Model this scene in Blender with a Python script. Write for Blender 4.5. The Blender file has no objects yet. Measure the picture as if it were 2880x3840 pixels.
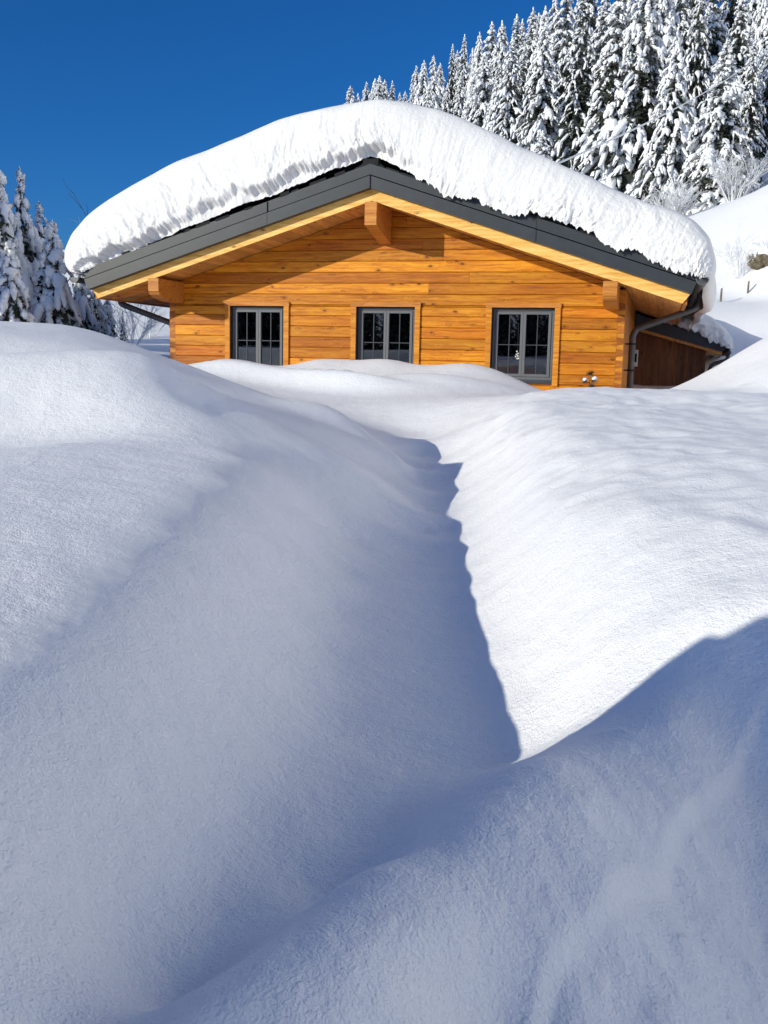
import bpy, math, random
import numpy as np
from mathutils import Vector, Matrix

SC = bpy.context.scene
COL = SC.collection
EYE = 1.6
PSI = math.radians(15.06)                       # the chalet is turned to the right of the view
HX = np.array([math.cos(PSI), -math.sin(PSI)])
HY = np.array([math.sin(PSI), math.cos(PSI)])
HOUSE = np.array([-4.66 * HX[0] + 17 * HY[0], -4.66 * HX[1] + 17 * HY[1]])   # ridge line at the facade
SUN_TRAVEL = Vector((1.1435, 0.705, -0.411)).normalized()

# ------------------------------------------------------------------ materials
def new_mat(name):
    m = bpy.data.materials.new(name)
    m.use_nodes = True
    nt = m.node_tree
    b = nt.nodes['Principled BSDF']
    return m, nt, b

def N(nt, typ, **kw):
    n = nt.nodes.new(typ)
    for k, v in kw.items():
        if k in n.inputs:
            n.inputs[k].default_value = v
        else:
            setattr(n, k, v)
    return n

def ramp(nt, src, stops):
    r = nt.nodes.new('ShaderNodeValToRGB')
    e = r.color_ramp.elements
    e[0].position, e[0].color = stops[0][0], (*stops[0][1], 1)
    e[1].position, e[1].color = stops[-1][0], (*stops[-1][1], 1)
    for p, c in stops[1:-1]:
        x = e.new(p); x.color = (*c, 1)
    nt.links.new(src, r.inputs[0])
    return r

def coords(nt, scale=(1, 1, 1), kind='Object'):
    tc = nt.nodes.new('ShaderNodeTexCoord')
    mp = nt.nodes.new('ShaderNodeMapping')
    mp.inputs['Scale'].default_value = scale
    nt.links.new(tc.outputs[kind], mp.inputs[0])
    return mp.outputs[0]

def plain(name, col, rough=.6, spec=.3, metal=0, noise=0, nscale=20, bump=0):
    m, nt, b = new_mat(name)
    b.inputs['Base Color'].default_value = (*col, 1)
    b.inputs['Roughness'].default_value = rough
    b.inputs['Specular IOR Level'].default_value = spec
    b.inputs['Metallic'].default_value = metal
    if noise or bump:
        n = N(nt, 'ShaderNodeTexNoise', Scale=nscale, Detail=4)
        nt.links.new(coords(nt), n.inputs['Vector'])
        if noise:
            lo = tuple(c * (1 - noise) for c in col); hi = tuple(min(1, c * (1 + noise)) for c in col)
            r = ramp(nt, n.outputs['Fac'], [(.3, lo), (.7, hi)])
            nt.links.new(r.outputs[0], b.inputs['Base Color'])
        if bump:
            bp = N(nt, 'ShaderNodeBump', Strength=1.0, Distance=bump)
            nt.links.new(n.outputs['Fac'], bp.inputs['Height'])
            nt.links.new(bp.outputs[0], b.inputs['Normal'])
    return m

def snow_mat(name, col, layers, sss=0.0, glint=0.0):
    m, nt, b = new_mat(name)
    b.inputs['Base Color'].default_value = (*col, 1)
    b.inputs['Roughness'].default_value = .55
    b.inputs['Specular IOR Level'].default_value = .2
    if sss:
        b.inputs['Subsurface Weight'].default_value = sss
        b.inputs['Subsurface Radius'].default_value = (.6, .8, 1.0)
        b.inputs['Subsurface Scale'].default_value = .05
    co = coords(nt)
    prev = None
    for sc, dist, det in layers:
        n = N(nt, 'ShaderNodeTexNoise', Scale=sc, Detail=det, Roughness=.6)
        nt.links.new(co, n.inputs['Vector'])
        bp = N(nt, 'ShaderNodeBump', Strength=1.0, Distance=dist)
        nt.links.new(n.outputs['Fac'], bp.inputs['Height'])
        if prev is not None:
            nt.links.new(prev.outputs[0], bp.inputs['Normal'])
        prev = bp
    nt.links.new(prev.outputs[0], b.inputs['Normal'])
    if glint:
        v = N(nt, 'ShaderNodeTexVoronoi', Scale=150.0)
        nt.links.new(co, v.inputs['Vector'])
        sx = nt.nodes.new('ShaderNodeSeparateColor'); nt.links.new(v.outputs['Color'], sx.inputs[0])
        a = N(nt, 'ShaderNodeMath', operation='GREATER_THAN'); a.inputs[1].default_value = 1 - glint
        nt.links.new(sx.outputs[0], a.inputs[0])
        d = N(nt, 'ShaderNodeMath', operation='LESS_THAN'); d.inputs[1].default_value = .32
        nt.links.new(v.outputs['Distance'], d.inputs[0])
        mm = N(nt, 'ShaderNodeMath', operation='MULTIPLY')
        nt.links.new(a.outputs[0], mm.inputs[0]); nt.links.new(d.outputs[0], mm.inputs[1])
        ge = nt.nodes.new('ShaderNodeNewGeometry')
        sub = N(nt, 'ShaderNodeVectorMath', operation='SUBTRACT'); sub.inputs[1].default_value = (.5, .5, .5)
        nt.links.new(v.outputs['Color'], sub.inputs[0])
        scl = N(nt, 'ShaderNodeVectorMath', operation='SCALE'); scl.inputs['Scale'].default_value = 1.8
        nt.links.new(sub.outputs[0], scl.inputs[0])
        add = N(nt, 'ShaderNodeVectorMath', operation='ADD')
        nt.links.new(scl.outputs[0], add.inputs[0]); nt.links.new(ge.outputs['Normal'], add.inputs[1])
        nn = N(nt, 'ShaderNodeVectorMath', operation='NORMALIZE'); nt.links.new(add.outputs[0], nn.inputs[0])
        g = nt.nodes.new('ShaderNodeBsdfGlossy'); g.inputs['Roughness'].default_value = .2
        g.inputs['Color'].default_value = (.42, .43, .45, 1)
        nt.links.new(nn.outputs[0], g.inputs['Normal'])
        mx = nt.nodes.new('ShaderNodeMixShader')
        nt.links.new(mm.outputs[0], mx.inputs[0]); nt.links.new(b.outputs[0], mx.inputs[1]); nt.links.new(g.outputs[0], mx.inputs[2])
        nt.links.new(mx.outputs[0], nt.nodes['Material Output'].inputs['Surface'])
    return m

def wood_mat(name, light, mid, dark, red=None, knots=.7, rough=.5, axis='x', tone=.5):
    """softwood: each board (point attribute rnd) has its own tone, grain figure and knots"""
    m, nt, b = new_mat(name)
    L = nt.links.new
    def math_(op, a, b_=None, c=None):
        n = N(nt, 'ShaderNodeMath', operation=op)
        for i, q in enumerate((a, b_, c)):
            if q is None: continue
            if hasattr(q, 'is_linked'): L(q, n.inputs[i])
            else: n.inputs[i].default_value = q
        return n.outputs[0]
    at = nt.nodes.new('ShaderNodeAttribute'); at.attribute_name = 'rnd'
    rnd = at.outputs['Fac']
    tc = nt.nodes.new('ShaderNodeTexCoord')
    off = nt.nodes.new('ShaderNodeCombineXYZ')
    L(math_('MULTIPLY', rnd, 53.0), off.inputs[0]); L(math_('MULTIPLY', rnd, 31.0), off.inputs[1]); L(math_('MULTIPLY', rnd, 17.0), off.inputs[2])
    ad = N(nt, 'ShaderNodeVectorMath', operation='ADD'); L(tc.outputs['Object'], ad.inputs[0]); L(off.outputs[0], ad.inputs[1])
    # waviness of the fibres
    wv = N(nt, 'ShaderNodeTexNoise', Scale=2.6, Detail=2); L(ad.outputs[0], wv.inputs['Vector'])
    ws = N(nt, 'ShaderNodeVectorMath', operation='SCALE'); ws.inputs['Scale'].default_value = .07; L(wv.outputs['Color'], ws.inputs[0])
    ad2 = N(nt, 'ShaderNodeVectorMath', operation='ADD'); L(ad.outputs[0], ad2.inputs[0]); L(ws.outputs[0], ad2.inputs[1])
    def mapped(lo, hi, src):
        mp = nt.nodes.new('ShaderNodeMapping'); mp.inputs['Scale'].default_value = {'x': (lo, hi, hi), 'z': (hi, hi, lo), 'y': (hi, lo, hi)}[axis]
        L(src, mp.inputs[0]); return mp.outputs[0]
    g1 = N(nt, 'ShaderNodeTexNoise', Scale=1.0, Detail=4, Roughness=.6); L(mapped(1.1, 26, ad2.outputs[0]), g1.inputs['Vector'])
    g2 = N(nt, 'ShaderNodeTexNoise', Scale=1.0, Detail=3, Roughness=.7); L(mapped(4.5, 95, ad2.outputs[0]), g2.inputs['Vector'])
    gr = math_('ADD', math_('MULTIPLY', g1.outputs['Fac'], .75), math_('MULTIPLY', g2.outputs['Fac'], .25))
    # knots: flattened cells, some of them empty
    vo = N(nt, 'ShaderNodeTexVoronoi', Scale=1.0, Randomness=1.0); L(mapped(3.4, 7.5, ad2.outputs[0]), vo.inputs['Vector'])
    sc = nt.nodes.new('ShaderNodeSeparateColor'); L(vo.outputs['Color'], sc.inputs[0])
    sel = math_('LESS_THAN', sc.outputs[0], knots)
    kd = N(nt, 'ShaderNodeMapRange'); kd.inputs['From Min'].default_value = .08; kd.inputs['From Max'].default_value = .23
    kd.inputs['To Min'].default_value = 1; kd.inputs['To Max'].default_value = 0; L(vo.outputs['Distance'], kd.inputs['Value'])
    kh = N(nt, 'ShaderNodeMapRange'); kh.inputs['From Min'].default_value = .12; kh.inputs['From Max'].default_value = .42
    kh.inputs['To Min'].default_value = 1; kh.inputs['To Max'].default_value = 0; L(vo.outputs['Distance'], kh.inputs['Value'])
    core = math_('MULTIPLY', kd.outputs[0], sel); halo = math_('MULTIPLY', kh.outputs[0], sel)
    rings = math_('MULTIPLY', math_('SINE', math_('ADD', math_('MULTIPLY', vo.outputs['Distance'], 38.0), math_('MULTIPLY', g1.outputs['Fac'], 9.0))), .16)
    fac = math_('ADD', gr, math_('MULTIPLY', halo, rings))
    r = ramp(nt, fac, [(.36, light), (.5, mid), (.67, dark)])
    if red is not None:
        r2 = ramp(nt, fac, [(.36, red[0]), (.5, red[1]), (.67, red[2])])
        bl = N(nt, 'ShaderNodeTexNoise', Scale=.9, Detail=3); L(ad.outputs[0], bl.inputs['Vector'])
        mr = N(nt, 'ShaderNodeMapRange'); mr.inputs['From Min'].default_value = .45; mr.inputs['From Max'].default_value = 1.0
        L(math_('ADD', math_('MULTIPLY', rnd, .75), math_('MULTIPLY', bl.outputs['Fac'], .6)), mr.inputs['Value'])
        mxr = N(nt, 'ShaderNodeMix', data_type='RGBA'); L(mr.outputs[0], mxr.inputs[0]); L(r.outputs[0], mxr.inputs[6]); L(r2.outputs[0], mxr.inputs[7])
        col = mxr.outputs[2]
    else:
        col = r.outputs[0]
    fr = math_('FRACT', math_('MULTIPLY', rnd, 7.31))
    tn = math_('MULTIPLY_ADD', fr, tone, 1.0 - tone * .75)
    mul = N(nt, 'ShaderNodeMix', data_type='RGBA', blend_type='MULTIPLY'); mul.inputs[0].default_value = 1.0
    L(col, mul.inputs[6]); L(tn, mul.inputs[7])
    kc = N(nt, 'ShaderNodeMix', data_type='RGBA'); kc.inputs[7].default_value = (dark[0] * .42, dark[1] * .38, dark[2] * .5, 1)
    L(math_('MULTIPLY', core, .92), kc.inputs[0]); L(mul.outputs[2], kc.inputs[6])
    L(kc.outputs[2], b.inputs['Base Color'])
    bp = N(nt, 'ShaderNodeBump', Strength=.4, Distance=.004); L(fac, bp.inputs['Height']); L(bp.outputs[0], b.inputs['Normal'])
    b.inputs['Roughness'].default_value = rough
    b.inputs['Specular IOR Level'].default_value = .3
    return m

def glass_mat():
    m, nt, b = new_mat('window_glass')
    nt.nodes.remove(b)
    g = nt.nodes.new('ShaderNodeBsdfGlossy'); g.inputs['Roughness'].default_value = .01
    t = nt.nodes.new('ShaderNodeBsdfTransparent'); t.inputs['Color'].default_value = (.30, .34, .36, 1)
    fr = N(nt, 'ShaderNodeFresnel', IOR=2.4)
    mx = nt.nodes.new('ShaderNodeMixShader')
    nt.links.new(fr.outputs[0], mx.inputs[0]); nt.links.new(t.outputs[0], mx.inputs[1]); nt.links.new(g.outputs[0], mx.inputs[2])
    nt.links.new(mx.outputs[0], nt.nodes['Material Output'].inputs['Surface'])
    return m

def needle_mat():
    m, nt, b = new_mat('spruce_needles')
    n = N(nt, 'ShaderNodeTexNoise', Scale=3.0, Detail=4)
    nt.links.new(coords(nt), n.inputs['Vector'])
    r = ramp(nt, n.outputs['Fac'], [(.32, (.020, .026, .018)), (.5, (.050, .060, .045)), (.68, (.30, .32, .32))])
    nt.links.new(r.outputs[0], b.inputs['Base Color'])
    b.inputs['Roughness'].default_value = .8
    b.inputs['Specular IOR Level'].default_value = .15
    return m

WHITE = (.915, .918, .92)
M = dict(
    ground=snow_mat('ground_snow', WHITE, [(6, .010, 3), (26, .0045, 3), (75, .0034, 3), (190, .0030, 2)], sss=.0, glint=0),
    roofsnow=snow_mat('roof_snow', (.81, .81, .80), [(7, .014, 4), (24, .010, 4), (70, .006, 3)]),
    treesnow=snow_mat('branch_snow', (.86, .875, .89), [(5, .05, 4), (22, .02, 3)]),
    needle=needle_mat(),
    bark=plain('spruce_bark', (.10, .075, .055), .9, .1, noise=.5, nscale=14),
    twig=plain('frosted_twig', (.62, .63, .64), .8, .1, noise=.25, nscale=9),
    barebark=plain('bare_twig', (.16, .13, .11), .9, .1, noise=.4, nscale=9),
    wood=wood_mat('larch_board', (.80, .36, .020), (.66, .24, .007), (.38, .105, .003), red=((.60, .20, .006), (.48, .135, .004), (.28, .065, .002)), tone=.38),
    trim=wood_mat('larch_trim', (.70, .32, .035), (.60, .23, .015), (.40, .12, .006), knots=.3, tone=.25),
    rake=wood_mat('spruce_rake_board', (.92, .60, .20), (.84, .48, .12), (.62, .28, .05), knots=.5, tone=.15),
    soffit=wood_mat('spruce_soffit', (.80, .42, .13), (.66, .31, .075), (.44, .17, .03), axis='y', tone=.3),
    endgrain=wood_mat('larch_end_grain', (.46, .17, .02), (.36, .11, .011), (.22, .06, .006), knots=0, tone=.3),
    beam=wood_mat('glued_beam', (.66, .29, .06), (.56, .21, .035), (.36, .11, .012), tone=.2, knots=.3),
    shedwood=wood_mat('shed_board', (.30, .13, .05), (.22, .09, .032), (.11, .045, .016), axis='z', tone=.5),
    metal=plain('anthracite_sheet', (.031, .037, .041), .42, .5, noise=.12, nscale=5, bump=.0006),
    tile=plain('dark_roof_tile', (.012, .013, .014), .8, .3),
    gutter=plain('grey_gutter_metal', (.085, .088, .090), .38, .5, metal=.3, noise=.15, nscale=8),
    grey=plain('grey_window_frame', (.125, .135, .142), .4, .5, noise=.06, nscale=30),
    bar=plain('glazing_bar_grey', (.045, .055, .065), .45, .4, noise=.05, nscale=30),
    sillm=plain('window_sill_sheet', (.045, .055, .062), .4, .5, noise=.1, nscale=10),
    reveal=plain('dark_reveal', (.040, .036, .034), .7, .2),
    glass=glass_mat(),
    room=plain('room_plaster', (.22, .17, .12), .9, .1, noise=.2, nscale=3),
    dark=plain('dark_rail', (.03, .025, .022), .8, .2),
    white=plain('white_plastic', (.75, .74, .70), .5, .3, noise=.05, nscale=10),
    rock=plain('grey_brown_rock', (.16, .13, .09), .9, .1, noise=.5, nscale=5, bump=.05),
    post=plain('weathered_post', (.17, .14, .12), .9, .1, noise=.4, nscale=20),
    wire=plain('snowy_wire', (.70, .72, .74), .7, .2, noise=.1, nscale=10),
    lamp=plain('lamp_shade_fabric', (.45, .45, .46), .8, .1, noise=.06, nscale=20),
)

# ------------------------------------------------------------------ mesh helpers
def link(name, me, mat=None, parent=None, smooth=False):
    o = bpy.data.objects.new(name, me)
    COL.objects.link(o)
    if mat is not None and not me.materials:
        me.materials.append(mat)
    if smooth:
        me.polygons.foreach_set('use_smooth', np.ones(len(me.polygons), bool))
    if parent is not None:
        o.parent = parent
    return o

def mesh_np(name, co, quads=None, tris=None, rnd=None):
    me = bpy.data.meshes.new(name)
    co = np.asarray(co, np.float32)
    q = np.zeros((0, 4), np.int32) if quads is None else np.asarray(quads, np.int32).reshape(-1, 4)
    t = np.zeros((0, 3), np.int32) if tris is None else np.asarray(tris, np.int32).reshape(-1, 3)
    me.vertices.add(len(co)); me.vertices.foreach_set('co', co.ravel())
    nl = q.size + t.size
    me.loops.add(nl)
    me.loops.foreach_set('vertex_index', np.concatenate([q.ravel(), t.ravel()]))
    me.polygons.add(len(q) + len(t))
    st = np.concatenate([np.arange(len(q)) * 4, q.size + np.arange(len(t)) * 3]).astype(np.int32)
    me.polygons.foreach_set('loop_start', st)
    me.update(calc_edges=True)
    if rnd is not None:
        a = me.attributes.new('rnd', 'FLOAT', 'POINT'); a.data.foreach_set('value', np.asarray(rnd, np.float32))
    return me

class MB:
    """collects prisms, boxes, tubes; every piece carries its own random tone"""
    def __init__(s): s.v = []; s.f = []; s.r = []
    def add(s, v, f, r=None):
        b = len(s.v); r = RNG.random() if r is None else r
        s.v += [tuple(p) for p in v]; s.f += [tuple(b + i for i in q) for q in f]; s.r += [r] * len(v)
    def box(s, a, b, r=None):
        (x0, y0, z0), (x1, y1, z1) = a, b
        s.add([(x0, y0, z0), (x1, y0, z0), (x1, y1, z0), (x0, y1, z0), (x0, y0, z1), (x1, y0, z1), (x1, y1, z1), (x0, y1, z1)],
              [(0, 3, 2, 1), (4, 5, 6, 7), (0, 1, 5, 4), (1, 2, 6, 5), (2, 3, 7, 6), (3, 0, 4, 7)], r)
    def prism_y(s, poly, y0, y1, r=None):
        """polygon in x,z (counter-clockwise seen from -y) swept along y"""
        n = len(poly)
        s.add([(x, y0, z) for x, z in poly] + [(x, y1, z) for x, z in poly],
              [tuple(range(n)), tuple(range(2 * n - 1, n - 1, -1))] + [((i + 1) % n, i, n + i, n + (i + 1) % n) for i in range(n)], r)
    def prism_x(s, poly, x0, x1, r=None):
        """polygon in y,z swept along x"""
        n = len(poly)
        s.add([(x0, y, z) for y, z in poly] + [(x1, y, z) for y, z in poly],
              [tuple(range(n - 1, -1, -1)), tuple(range(n, 2 * n))] + [(i, (i + 1) % n, n + (i + 1) % n, n + i) for i in range(n)], r)
    def tube(s, pts, rad, n=8, r=None, cap=True, flat=1.0):
        pts = [Vector(p) for p in pts]
        rads = rad if hasattr(rad, '__len__') else [rad] * len(pts)
        vs, fs = [], []
        up = Vector((0, 0, 1))
        prev = None
        for i, p in enumerate(pts):
            d = (pts[min(i + 1, len(pts) - 1)] - pts[max(i - 1, 0)]).normalized()
            a = prev - d * prev.dot(d) if prev is not None else (Vector((1, 0, 0)) if abs(d.z) > .95 else d.cross(up))
            a.normalize(); prev = a
            c = d.cross(a)
            for k in range(n):
                t = 2 * math.pi * k / n
                vs.append(p + (a * math.cos(t) + c * math.sin(t) * flat) * rads[i])
        for i in range(len(pts) - 1):
            for k in range(n):
                fs.append((i * n + k, i * n + (k + 1) % n, (i + 1) * n + (k + 1) % n, (i + 1) * n + k))
        if cap:
            fs.append(tuple(range(n - 1, -1, -1))); fs.append(tuple(range((len(pts) - 1) * n, len(pts) * n)))
        s.add(vs, fs, r)
    def build(s, name, mat, parent=None, smooth=False, bevel=0):
        me = bpy.data.meshes.new(name)
        me.from_pydata([tuple(p) for p in s.v], [], s.f)
        a = me.attributes.new('rnd', 'FLOAT', 'POINT'); a.data.foreach_set('value', np.array(s.r, np.float32))
        o = link(name, me, mat, parent, smooth)
        if bevel:
            md = o.modifiers.new('soft_edge', 'BEVEL'); md.width = bevel; md.segments = 2; md.limit_method = 'ANGLE'
        return o

def tag(o, label=None, cat=None, group=None, kind=None):
    if label: o['label'] = label
    if cat: o['category'] = cat
    if group: o['group'] = group
    if kind: o['kind'] = kind
    return o

def empty(name, loc, rz=0):
    o = bpy.data.objects.new(name, None); COL.objects.link(o)
    o.location = loc; o.rotation_euler = (0, 0, rz); o.empty_display_size = .2
    return o

RNG = random.Random(7)

# ------------------------------------------------------------------ smooth noise
_PT = np.random.default_rng(5).permutation(512)
_PG = np.random.default_rng(6).normal(size=(512, 2)); _PG /= np.linalg.norm(_PG, axis=1)[:, None]
def pnoise(x, y, seed=0):
    x = np.asarray(x, float); y = np.asarray(y, float)
    xi = np.floor(x).astype(int); yi = np.floor(y).astype(int)
    fx = x - xi; fy = y - yi
    def g(ix, iy, dx, dy):
        h = _PT[(_PT[(ix + seed * 17) & 511] + iy) & 511]
        v = _PG[h]
        return v[..., 0] * dx + v[..., 1] * dy
    u = fx ** 3 * (fx * (fx * 6 - 15) + 10); v = fy ** 3 * (fy * (fy * 6 - 15) + 10)
    a = g(xi, yi, fx, fy); b = g(xi + 1, yi, fx - 1, fy); c = g(xi, yi + 1, fx, fy - 1); d = g(xi + 1, yi + 1, fx - 1, fy - 1)
    return (a + u * (b - a) + v * (c - a) + u * v * (a - b - c + d)) * 1.5
def fbm(x, y, seed=0, oct=4, gain=.5):
    s = 0; a = 1.0
    for o in range(oct):
        s = s + a * pnoise(x * 2 ** o, y * 2 ** o, seed + o); a *= gain
    return s
def sstep(a, b, x):
    t = np.clip((x - a) / (b - a), 0, 1); return t * t * (3 - 2 * t)

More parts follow.
